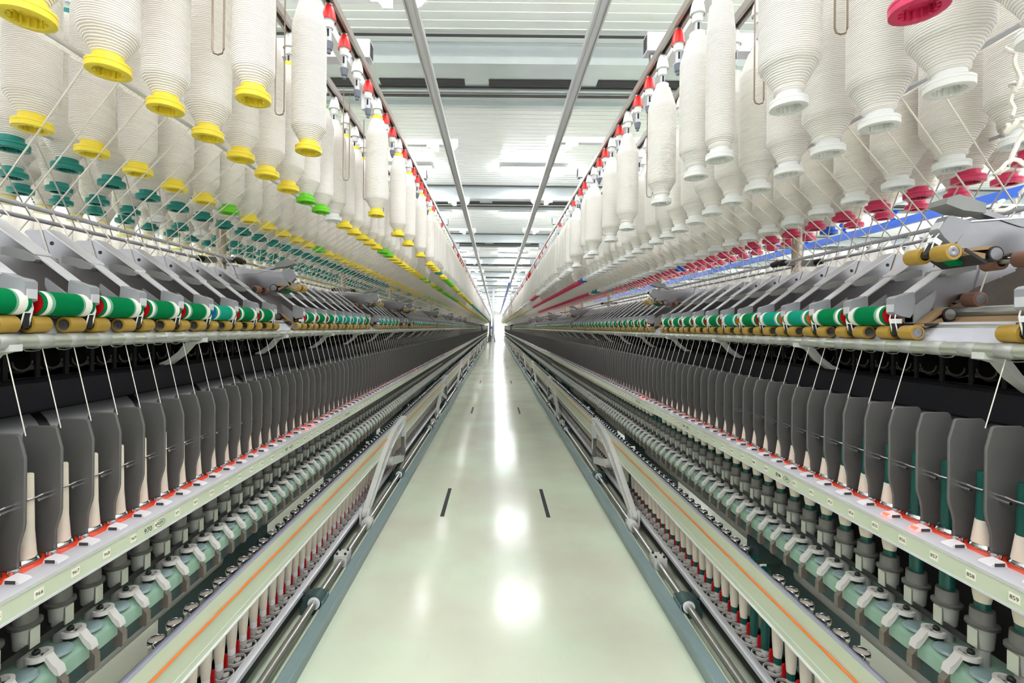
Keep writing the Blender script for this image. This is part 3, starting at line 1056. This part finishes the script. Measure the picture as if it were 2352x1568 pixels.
    def pad(s):
        b = MB(s)
        b.prism([(1.088, 1.346), (1.088, 1.362), (1.075, 1.363), (1.045, 1.357), (1.018, 1.343), (1.012, 1.336), (1.018, 1.331), (1.040, 1.333), (1.062, 1.340)], -.0255, .0255, 'pad')
        return b
    def nose(s):
        b = MB(s)
        b.prism([(.909, 1.243), (.909, 1.278), (.916, 1.283), (.935, 1.287), (.955, 1.295), (.958, 1.25), (.945, 1.232), (.925, 1.236)], -.0125, .0125, 'nose')
        b.box(.9065, .910, -.0095, .0095, 1.246, 1.264, 'alu_lip')
        for sg in (-1, 1):
            b.tube([(.916, sg * .007, 1.243), (.913, sg * .0075, 1.228), (.917, sg * .0075, 1.212), (.921, sg * .0075, 1.196)], .0014, 'frame_white', 5)
        b.box(.914, .930, -.0075, .0075, 1.219, 1.230, 'frame_white')
        b.box(.918, .930, -.006, .006, 1.190, 1.218, 'belt')
        return b
    def toprolls(s, n=20):
        b = MB(s)
        for sg in (-1, 1):
            b.lathe([(.010, sg * .013), (.0165, sg * .0135), (.0172, sg * .016), (.0172, sg * .047), (.0165, sg * .0495), (.0115, sg * .0496)], 'gold', (.930, 0, 1.1975), n, 'y', caps=False)
            b.lathe([(.0117, sg * .0490), (.009, sg * .0496), (.003, sg * .0490), (0, sg * .0484)], 'alu', (.930, 0, 1.1975), n, 'y', caps=False)
        b.lathe([(.006, -.02), (.006, .02)], 'steel', (.930, 0, 1.1975), 10, 'y')
        return b
    def backrolls(s, n=18, which=0):
        b = MB(s)
        if which:
            return cradle(b, n)
        for sg in (-1, 1):
            b.lathe([(.010, sg * .015), (.0165, sg * .0155), (.017, sg * .018), (.017, sg * .047), (.0115, sg * .049)], 'brown', (1.075, 0, 1.276), n, 'y', caps=False)
            b.lathe([(.0117, sg * .0485), (0, sg * .0488)], 'alu', (1.075, 0, 1.276), n, 'y', caps=False)
        b.lathe([(.006, -.02), (.006, .02)], 'steel', (1.075, 0, 1.276), 10, 'y')
        return b
    def cradle(b, n):
        for sg in (-1, 1):
            b.lathe([(.0155, sg * .014), (.0155, sg * .048), (.011, sg * .048)], 'belt', (1.005, 0, 1.240), n, 'y', caps=False)
            b.lathe([(.0125, sg * .0486), (0, sg * .0488)], 'alu', (1.005, 0, 1.240), n, 'y', caps=False)
            y0_, y1_ = sorted((sg * .018, sg * .044))
            b.prism([(1.010, 1.257), (.995, 1.254), (.950, 1.218), (.947, 1.212), (.953, 1.209), (.995, 1.222), (.99, 1.232), (.962, 1.220)], y0_, y1_, 'apron')
        b.box(.95, 1.0, -.046, .046, 1.213, 1.219, 'belt')
        b.box(.955, .985, -.013, .013, 1.206, 1.214, 'felt')
        return b
    ul = MB(s)
    ul.prism([(.955, 1.461), (1.035, 1.434), (1.165, 1.452), (1.178, 1.44), (1.165, 1.41), (1.05, 1.418), (1.03, 1.424), (.955, 1.449)], -.013, .013, 'alu')
    up_ = MB(s)
    up_.prism([(.886, 1.462), (.890, 1.474), (.913, 1.482), (.968, 1.464), (.968, 1.444), (.922, 1.449)], -.021, .021, 'pad')
    lift_me, liftpad_me = ul.mesh('lever'), up_.mesh('lever_pad')
    meshes = dict(drafting_arm=chan(s).mesh('drafting_arm'), lever=lever(s).mesh('lever'), lever_pad=pad(s).mesh('lever_pad'), nose_block=nose(s).mesh('nose_block'),
                  front_top_rollers=toprolls(s).mesh('front_top_rollers'), back_top_rollers=backrolls(s).mesh('back_top_rollers'), apron_cradle=backrolls(s, 18, 1).mesh('apron_cradle'))
    narm = int((Y1 - c['yarm']) / .14)
    rfar = []
    a0 = -3
    piv = Vector((s * 1.185, 0, 1.375))
    ang = s * 0.56
    RUP = Matrix.Translation(piv) @ Matrix.Rotation(ang, 4, 'Y') @ Matrix.Translation(-piv)
    pl = Vector((s * 1.12, 0, 1.395))
    RLV = Matrix.Translation(pl) @ Matrix.Rotation(s * 0.55, 4, 'Y') @ Matrix.Translation(-pl)
    for k in range(a0, a0 + 100):
        y = c['yarm'] + .14 * k
        o = put('drafting_arm', meshes['drafting_arm'], sf)
        T = Matrix.Translation((SX[0], y, 0))
        up = k in c['raised']
        o.matrix_local = T @ RUP if up else T
        if up:
            tag(o, 'drafting arm swung up off its rollers')
        for nm in ('lever', 'lever_pad', 'nose_block', 'front_top_rollers', 'back_top_rollers', 'apron_cradle'):
            if k > 45 and nm in ('back_top_rollers', 'apron_cradle') and not up:
                continue
            if up and nm in ('lever', 'lever_pad'):
                ch = put(nm, lift_me if nm == 'lever' else liftpad_me, o)
                ch.matrix_local = RUP.inverted()
            else:
                ch = put(nm, meshes[nm], o)
    far = MB(s)
    far.prism([(.953, 1.222), (.953, 1.290), (1.10, 1.398), (1.185, 1.402), (1.195, 1.345), (.985, 1.226)], -.0125, .0125, 'alu')
    far.prism([(1.1335, 1.427), (1.186, 1.421), (1.128, 1.364), (1.012, 1.336), (1.022, 1.348)], -.018, .018, 'alu')
    far.prism([(.906, 1.243), (.906, 1.280), (.955, 1.296), (.94, 1.225)], -.0155, .0155, 'nose')
    for sg in (-1, 1):
        far.lathe([(.0172, sg * .014), (.0172, sg * .049), (0, sg * .049)], 'gold', (.930, 0, 1.1975), 10, 'y', caps=False)
    o = put('distant_drafting_arms', far.repeat('distant_drafting_arms', [(0, c['yarm'] + .14 * k, 0) for k in range(a0 + 100, narm)]), sf, SX)
    tag(o, kind='stuff')

    # clearer rollers resting on the top rollers
    idx = 0
    rest, rem = [], []
    for k in range(a0, narm):
        if k in c['raised'] or (k + 1) in c['raised']:
            continue
        y = c['yarm'] + .14 * k + .0805
        if s < 0:
            endk = 'blueend' if k in (3, 11, 12, 13, 14) or (k > 17 and rnd.random() < .6) else 'redend'
        else:
            endk = 'orangeend' if k in (2, 3) or rnd.random() < .12 else 'redend'
        f = 'felt2' if endk != 'redend' else 'felt'
        if idx < 150:
            if not in_view(s * .93, y, 1.24, 40):
                continue
            idx += 1
            bm_, em = clearer_get(f, endk)
            o = put('clearer_roller', bm_, None, (s * .930, y, 1.2389))
            e = put('end_disc', em, o)
            en = {'redend': 'red', 'blueend': 'blue', 'orangeend': 'orange'}[endk]
            tag(e, en + ' end disc')
            tag(o, 'green and white felt roller with %s ends, %s from the camera on the %s machine' % (en, nth(idx), who), 'felt roller', 'felt clearer rollers of the %s machine' % who)
        else:
            rest.append((s * .930, y, 1.2389))
            rem.append({'felt': f, 'redend': endk})
    c['rest_clear'] = (rest, rem)

    # guide rods and gear boxes on the frame
    for (aa, zz, r) in ((1.186, 1.487, .0062), (1.340, 1.493, .0062)):
        b = MB(s)
        for k in range(-2, 28):
            ya = c['ypost'] + 1.68 * k + .02
            b.lathe([(r, ya), (r, min(ya + 1.64, Y1))], 'tube_grey', (aa, 0, zz), 12, 'y')
        sub('guide_rod', b, sf, SX)
    for k in range(-1, 28):
        y = c['ypost'] + 1.68 * k
        b = MB(s)
        b.box(1.18, 1.346, y - .014, y + .014, 1.478, 1.502, 'grey')
        for aa, zz in ((1.186, 1.487), (1.340, 1.493)):
            b.lathe([(.007, y - .05), (.012, y - .045), (.014, y - .02), (.014, y + .02), (.012, y + .045), (.007, y + .05)], 'belt', (aa, 0, zz), 14, 'y')
        sub('rod_bracket', b, sf, SX)
    for yy in (28.7, 47.4):
        b = MB(s)
        b.box(.86, 1.24, yy, yy + .35, 1.10, 1.38, 'web')
        b.box(.84, 1.26, yy, yy + .36, .95, 1.1, 'web')
        sub('gearbox', b, sf, SX)

    # ---- yarn from the rollers to the spindles
    yl = MB(s).tube([(.9385, 0, 1.163), (.897, 0, zt - .012)], .0010, 'strand', 5)
    yme = yl.mesh('yarn_end')
    skip = {-1, 0} if s > 0 else set()
    idx = 0
    rest = []
    raised_sp = set()
    for k in range(k0, nsp):
        if k in skip:
            continue
        y = c['ysp'] + .07 * k
        if not in_view(s * .92, y, 1.08, 0):
            continue
        if idx < 150:
            idx += 1
            o = put('yarn_end', yme, None, (0, y, 0))
            tag(o, 'thin white yarn slanting down past the black beam, %s from the camera, %s machine' % (nth(idx), who), 'yarn', 'yarns spun down to the spindles of the %s machine' % who)
        else:
            rest.append((0, y, 0))
    far = MB(s).tube([(.9385, 0, 1.163), (.897, 0, zt - .012)], .0012, 'strand', 3)
    tag(put('distant_yarn', far.repeat('distant_yarn', rest)), 'far run of thin white yarn lines over the black beam of the %s machine' % who, 'yarn', None, 'stuff')

    # ---- cops on the spindles
    def spin_cop(low=False):
        n = 10 if low else 20
        b = MB()
        if s > 0:
            b.lathe([(.0122, .690), (.0140, .70), (.0185, .735), (.0192, .745), (.0192, .79), (.0175, .80), (.0118, .845)], 'cop', n=n)
        else:
            b.lathe([(.0150, zr - .03), (.0158, zr + .012), (.0150, zr + .02), (.0122, zr + .06), (.0105, zr + .162), (.0095, zr + .164)], 'cop', n=n)
        return b
    scm = spin_cop().mesh('spinning_cop')
    t = MB()
    if s > 0:
        t.lathe([(.0118, .674), (.0122, .692), (.0112, .84), (.0095, .935), (.008, .936)], 'darkgreen', n=16)
    else:
        t.lathe([(.0118, .678), (.0115, zr - .02)], 'cop', n=16)
    tme2 = t.mesh('tube')
    bare = MB().lathe([(.0128, .674), (.0118, .80), (.0095, .935), (.008, .936)], 'darkgreen', n=16).mesh('bare_tube')
    idx = 0
    rest = []
    for k in range(k0, nsp):
        y = c['ysp'] + .07 * k
        if not in_view(s * .895, y, .8, 60):
            continue
        if idx < (190 if s > 0 else 110):
            idx += 1
            if s > 0 and k in (-1, 0, 23, 24):
                o = put('bare_tube', bare, None, (s * .895, y, 0))
                tag(o, 'bare dark green tube on a spindle, %s from the camera under the white-footed bobbins' % nth(idx), 'tube')
            else:
                o = put('spinning_cop', scm, None, (s * .895, y, 0))
                if k < 45:
                    put('tube', tme2, o)
                tag(o, 'cream cop turning on its spindle between grey separators, %s from the camera, %s machine' % (nth(idx), who), 'cop', 'cops turning on the spindles of the %s machine' % who)
        else:
            rest.append((s * .895, y, 0))
    tag(put('distant_spindle_cops', spin_cop(True).repeat('distant_spindle_cops', rest)), 'far row of cream cops on the spindles of the %s machine' % who, 'cop', None, 'stuff')

    # ---- creel
    cr = empty('creel', (s * 1.263, 0, 2.14), 'white steel creel carrying %s' % near, 'creel')
    CX = (-s * 1.263, 0, -2.14)
    rows = [(.528, 1.667), (.703, 1.632), (.973, 1.598), (1.138, 1.60), (1.388, 1.612), (1.553, 1.612), (1.823, 1.634), (1.998, 1.66)]
    if s > 0:
        rows = [(aa, zz - (.040 if i < 3 else .030 if i == 3 else 0)) for i, (aa, zz) in enumerate(rows)]
    else:
        rows[0] = (.528, 1.652)
        rows[1] = (.703, 1.630)
        rows[2] = (.973, 1.590)
        rows[3] = (1.138, 1.592)
        rows[4] = (1.388, 1.604)
    for aa, zz in rows:
        b = MB(s)
        b.prism([(aa - .016, 2.14), (aa - .016, 2.165), (aa + .016, 2.165), (aa + .016, 2.14), (aa + .006, 2.14), (aa + .006, 2.156), (aa - .006, 2.156), (aa - .006, 2.14)], Y0, Y1, 'rail_alu')
        b.box(aa - .006, aa + .006, Y0, Y1, 2.150, 2.154, 'slot')
        sub('hanger_rail', b, cr, CX)
    for aa, zz in ((.70, 2.36), (1.10, 2.36), (1.42, 2.36), (1.83, 2.36)):
        sub('long_beam', MB(s).box(aa - .02, aa + .02, Y0, Y1, zz - .02, zz + .02, 'frame_white'), cr, CX)
    for aa, zz in ((.76, 1.668), (1.137, 1.657)):
        sub('roving_rod', MB(s).lathe([(.0045, Y0), (.0045, Y1)], 'tube_grey', (aa, 0, zz), 10, 'y'), cr, CX)
    for k in range(-1, 28):
        y = c['ypost'] + 1.68 * k
        b = MB(s)
        b.lathe([(.0205, 1.0), (.0205, 2.60)], 'post', (1.263, y, 0), 20)
        b.box(1.20, 1.326, y - .06, y + .06, 2.585, 2.60, 'frame_white')
        sub('creel_post', b, cr, CX)
        b = MB(s)
        b.box(.60, 1.926, y - .03, y + .03, 2.385, 2.465, 'tube_grey')
        b.box(.5985, .6005, y - .022, y + .022, 2.395, 2.455, 'slot')
        b.box(.62, .64, y - .012, y + .012, 2.165, 2.385, 'alu')
        sub('cross_tube', b, cr, CX)
        b = MB(s)
        b.box(.36, 2.166, y - .025, y + .025, 2.656, 2.70, 'frame_white')
        b.prism([(.50, 2.656), (.50, 2.60), (.545, 2.60), (.552, 2.615), (.565, 2.628), (.60, 2.63), (.60, 2.656)], y - .03, y - .022, 'frame_white')
        b.prism([(.35, 2.70), (.35, 2.64), (.375, 2.61), (.397, 2.60), (.397, 2.656), (.41, 2.70)], y - .03, y - .022, 'frame_white')
        sub('cross_bar', b, cr, CX)

    # bobbin hangers: one hundred in sight, the rest as one part
    def hanger(colr, free):
        b = MB()
        b.lathe([(.008, .14), (.011, .137), (.011, .132)], 'alu', n=12)
        b.lathe([(.010, .133), (.0150, .122), (.0185, .108), (.0200, .095), (.0208, .088), (.0195, .087)], colr, n=18, caps=False)
        b.lathe([(.0185, .09), (.0150, .088), (.0150, .074), (.0135, .072), (.0125, .066), (.008, .065)], 'white', n=16)
        b.lathe([(.0080, .066), (.0080, .022)], 'tubeclear', n=12)
        b.box(-.003, .003, -.0084, -.0078, .040, .062, 'ink')
        if free:
            b.lathe([(.0130, .026), (.0128, .020), (.0095, .004), (.006, .002), (.006, -.006), (.002, -.008)], 'greytip', n=14)
        return b
    hm = {(q, f): hanger(q, f).mesh('bobbin_hanger') for q in ('redcap', 'white') for f in (True, False)}
    hlow = MB()
    hlow.lathe([(.010, .133), (.0185, .108), (.0208, .088), (.0150, .088), (.0150, .072), (.008, .065), (.008, .02)], 'white', n=8)
    hang = []          # (key, loc)
    bob = []           # (size key, loc, radius, tube colour, row)
    tube_rows = {
        -1: ['yellow', 'yellow', 'yellow', 'teal', 'teal', 'teal', 'straw', 'straw'],
        1: ['white', 'white', 'white', 'pink', 'pink', 'pink', 'white', 'white'],
    }[s]
    phase = {-1: [.951, .948, 1.23, 1.488, 1.455, 1.5, 1.44, 1.5], 1: [.908, .908, 1.322, 1.449, 1.592, 1.5, 1.5, 1.5]}[s]
    occ = {-1: {0, 2, 7, 10, 12, 15}, 1: {-2, 0, 2, 3, 5, 8, 10, 13, 14}}[s]
    whites = {-1: {5, 7, 10, 12}, 1: {3, 5, 8, 10}}[s]
    for ri, (aa, zz) in enumerate(rows):
        kk0 = -int((phase[ri] - .30) / .14)
        for k in range(kk0, int((Y1 - phase[ri]) / .14)):
            y = phase[ri] + .14 * k
            jx = rnd.uniform(-.003, .003)
            if ri in (0, 7):
                full = (k in occ) if k < 16 else rnd.random() < .86
                hk = ('white' if (k in whites or (full and rnd.random() < .8)) else 'redcap', not full)
            else:
                full = True
                hk = ('white', False)
            x = s * aa
            if s > 0 and ri >= 5 and y < 11:
                continue
            hang.append((y, hk, (x, y, 2.0 if ri not in (2, 3, 4) else 2.0)))
            if not full:
                continue
            t = tube_rows[ri]
            q = rnd.random()
            if s < 0:
                if ri == 0:
                    t = 'yellow' if k < 16 else ('teal' if k in (17, 22) else 'lime' if (25 < k < 32 or q < .12) else 'teal' if 60 < k else 'yellow')
                elif ri == 1:
                    t = 'lime' if k in (5, 6, 13, 14, 24, 26) or 30 <= k < 52 and q < .85 else 'white' if k in (7, 27) else 'yellow'
                elif ri == 2:
                    t = 'lime' if k in (3, 9) or 34 < k < 60 and q < .7 else 'white' if q < .04 and k > 4 else 'yellow'
                elif ri == 3:
                    t = 'yellow' if k > 22 and q < .4 else 'teal'
                elif ri == 4:
                    t = 'white' if q < .12 else 'teal'
            else:
                if ri == 0:
                    t = 'pink' if k == -2 or 38 < k < 50 else 'straw' if k > 80 else 'white'
                elif ri == 1:
                    t = 'pink' if 22 < k < 60 else 'blue' if k == 22 else 'straw' if k > 70 else 'white'
                elif ri == 2:
                    t = 'pink' if 26 < k < 70 else 'teal' if k in (24, 25) else 'white'
                elif ri in (3, 4):
                    t = 'blue' if (ri == 4 and k == 3) or (ri == 3 and k == 11) else 'teal' if k in (24,) else 'pink'
            R = (c['R0'] if ri in (0,) else c['R']) + rnd.choice((-.003, 0, .003))
            if s > 0 and ri == 0:
                R = {-2: .050, 0: .053, 2: .034, 3: .046, 5: .046, 8: .045}.get(k, rnd.choice((.044, .05)))
            R = round(R, 4)
            bob.append((y, (x, y, zz), R, t, ri, k))
    # the hundred hangers that show: the aisle row first, then the next rows
    hang.sort(key=lambda h: h[0] * (1 if abs(abs(h[2][0]) - .528) < .01 else 1.9))
    n = 0
    farh, remh = [], []
    for y, hk, loc in hang:
        if n < 100 and in_view(loc[0], y, 2.08, 40):
            n += 1
            o = put('bobbin_hanger', hm[hk], cr, (loc[0] - s * 1.263, y, loc[2] - 2.14))
            if hk[0] == 'redcap':
                tag(o, 'red-capped hanger' + (' hanging empty' if hk[1] else ''))
        elif y < 30:
            farh.append(loc)
            remh.append({'white': hk[0]} if hk[0] == 'redcap' else {})
    o = put('distant_hangers', hlow.repeat('distant_hangers', farh, remh), cr, CX)
    tag(o, kind='stuff')
    # wire loops
    w = MB()
    w.tube([(-.012, 0, .36), (-.012, 0, .012), (-.009, 0, .003), (0, 0, 0), (.009, 0, .003), (.012, 0, .012), (.012, 0, .33)], .0018, 'wire', 6)
    wme = w.mesh('wire_loop')
    yw = .984 if s < 0 else 1.177
    for k in range(-2, 60):
        if k in (2,):
            continue
        y = yw + .28 * k
        o = put('wire_loop', wme, cr, (s * .62 - s * 1.263, y, 1.765 - 2.14))
    c['bob'] = bob

    # ---- rovings from creel to drafting arms
    va = MB(s).tube([(.930, -.30, 1.76), (.760, -.24, 1.671), (1.186, 0, 1.490), (1.150, 0, 1.445), (1.10, 0, 1.29)], .0019, 'strand', 5)
    vb = MB(s).tube([(1.20, -.40, 1.75), (1.137, -.35, 1.660), (1.340, 0, 1.497), (1.38, 0, 1.45), (1.43, 0, 1.30)], .0019, 'strand', 5)
    vam, vbm = va.mesh('roving_strand'), vb.mesh('roving_strand')
    for which, me, cnt, src in (('front', vam, 90, va), ('rear', vbm, 60, vb)):
        idx = 0
        rest = []
        for k in range(-6, int((Y1 - 1.6) / .07)):
            y = c['ysp'] + .07 * k + (.0 if which == 'front' else .033)
            if not in_view(s * 1.2, y, 1.5, 60):
                continue
            if idx < cnt:
                idx += 1
                o = put('roving_strand', me, None, (0, y, 0))
                tag(o, 'thin cream roving strand slanting to the %s guide rod, %s from the camera, %s machine' % (which, nth(idx), who), 'roving strand', '%s roving strands of the %s machine' % (which, who))
            else:
                rest.append((0, y, 0))
        tag(put('distant_rovings', src.repeat('distant_rovings', rest)), 'far run of thin cream rovings to the %s guide rod of the %s machine' % (which, who), 'roving strand', None, 'stuff')

    # mirrored far half of the frame: only its creel rows and dark body show
    b = MB(s)
    b.prism([(1.276, .22), (1.276, 1.16), (1.35, 1.22), (1.42, 1.38), (1.60, 1.24), (1.62, 1.15), (1.55, 1.0), (1.66, .75), (1.66, .40), (1.5, .22)], Y0, Y1, 'dust')
    sub('rear_body', b, sf, SX)
    return sf

for s in (-1, 1):
    build_side(s)

# ------------------------------------------------------------------ roving bobbins
allb = []
for s in (-1, 1):
    for (y, loc, R, t, ri, k) in CFG[s]['bob']:
        d = math.sqrt((loc[0] - CAMX) ** 2 + y * y)
        hide = [1.0, 1.0, 1.25, 1.45, 1.7, 2.4, 2.8, 3.2][ri]
        allb.append((d * hide, s, y, loc, R, t, ri, k))
allb.sort(key=lambda q: q[0])
ROWN = ['front', 'second', 'third', 'fourth', 'fifth', 'sixth', 'seventh', 'rearmost']
cnt = {}
chosen = 0
rest = {}
for (d, s, y, loc, R, t, ri, k) in allb:
    x, _, z = loc
    seen = in_view(x, y, z, 120) or in_view(x, y, z + .3, 120)
    if chosen < 300 and seen:
        chosen += 1
        cnt[(s, ri)] = cnt.get((s, ri), 0) + 1
        n = cnt[(s, ri)]
        ym = 'roving2' if s > 0 and ri < 2 else 'roving'
        bm_, tm_ = roving_get(R, ym, t)
        o = put('roving_bobbin', bm_, None, loc)
        o.rotation_euler = (0, 0, random.uniform(0, 6.28))
        tc_ = {'straw': 'pale yellow', 'lime': 'lime green'}.get(t, t)
        e = put('tube', tm_, o)
        tag(e, tc_ + ' plastic tube with flanged foot')
        tag(o, 'roving bobbin with %s foot, %s from the camera, %s row of the %s creel' % (tc_, nth(n), ROWN[ri], 'yellow-footed' if s < 0 else 'white-footed'), 'bobbin',
            'roving bobbins on the %s creel' % ('yellow-footed' if s < 0 else 'white-footed'))
    elif not seen and y < 1.2:
        continue
    elif y < 34 or ri in (0, 1, 2):
        rest.setdefault(R, []).append((loc, t))
# next machines' bobbins
rr = random.Random(5)
for s, rws in ((-1, ((3.05, 1.63, 'straw'), (3.30, 1.62, 'teal'), (3.62, 1.60, 'straw'))), (1, ((3.50, 1.62, 'teal'), (3.72, 1.60, 'teal')))):
    for aa, zz, t in rws:
        y = 1.6
        while y < 30:
            if rr.random() < .93:
                rest.setdefault(.05, []).append(((s * aa, y, zz), t))
            y += .14
# one object for all the rest
V = MB()
offs, rem = [], []
low = roving_low(.047)
for R, lst in rest.items():
    for loc, t in lst:
        offs.append(loc)
        rem.append({'white': t})
tag(put('distant_roving_bobbins', low.repeat('distant_roving_bobbins', offs, rem)), 'far rows of hanging cream roving bobbins on coloured tubes', 'bobbins', None, 'stuff')

# rest of the cops on pegs and of the felt rollers
offs = CFG[-1]['rest_cops'] + CFG[1]['rest_cops']
b = MB()
b.lathe([(.0125, .0), (.0180, .11), (.0190, .17), (.0165, .262), (.0165, .27)], 'cop', n=8)
b.lathe([(.0165, .266), (.0205, .272), (.0172, .281), (0, .274)], 'chrome', n=10, caps=False)
tag(put('distant_doffed_cops', b.repeat('distant_doffed_cops', offs)), 'far rows of cream cops pegged behind the pale green beams', 'cop', None, 'stuff')
offs, rem = [], []
for s in (-1, 1):
    offs += CFG[s]['rest_clear'][0]
    rem += CFG[s]['rest_clear'][1]
b = MB()
L = .059
b.lathe([(.0215, -L), (.0245, -L * .75), (.0245, -L * .6), (.0245, L * .45), (.0245, L), (.0215, L)], 'felt', (0, 0, 0), 10, 'y', caps=False, ks=['feltw', 'feltw', 'felt', 'feltw', 'feltw'])
b.lathe([(.0215, -L), (0, -L)], 'redend', (0, 0, 0), 10, 'y', caps=False)
tag(put('distant_clearer_rollers', b.repeat('distant_clearer_rollers', offs, rem)), 'far rows of green and white felt rollers on both machines', 'felt roller', None, 'stuff')

# blue bobbin trolley beyond the white-footed machine
tr = empty('bobbin_trolley', (3.3, 2, 2.1), 'blue bobbin trolley rail seen beyond the pink-footed bobbins', 'trolley')
b = MB().box(-.02, .02, 0, 14, -.03, .03, 'blue')
put('trolley_bar', b.mesh('trolley_bar'), tr)
cl = MB().tube([(0, 0, .03), (.0, .03, .07), (.0, -.03, .1), (0, .05, .12)], .022, 'blue', 8)
clm = cl.mesh('clip')
for k in range(24):
    put('clip', clm, tr, (0, .3 + .55 * k, 0))
b = MB().box(3.27, 3.33, -1, 40, 2.26, 2.30, 'frame_white')
tag(put('trolley_rail', b.mesh('trolley_rail')), 'white overhead rail above the blue trolley beyond the white-footed machine', 'rail')

b = MB()
pts = []
rr = random.Random(9)
for i in range(64):
    t = i / 63.0
    w = .012 * math.sin(t * 25) * (0.4 + t)
    pts.append((.772 + w + rr.uniform(-.003, .003), .735 + .010 * math.cos(t * 19) + rr.uniform(-.003, .003), 1.632 - .24 * t + .022 * math.sin(t * 25 + 1)))
b.tube(pts, .0032, 'strand', 6)
tag(put('tangled_roving', b.mesh('tangled_roving')), 'loose tangle of white roving dangling among the white-footed bobbins near the camera', 'roving')
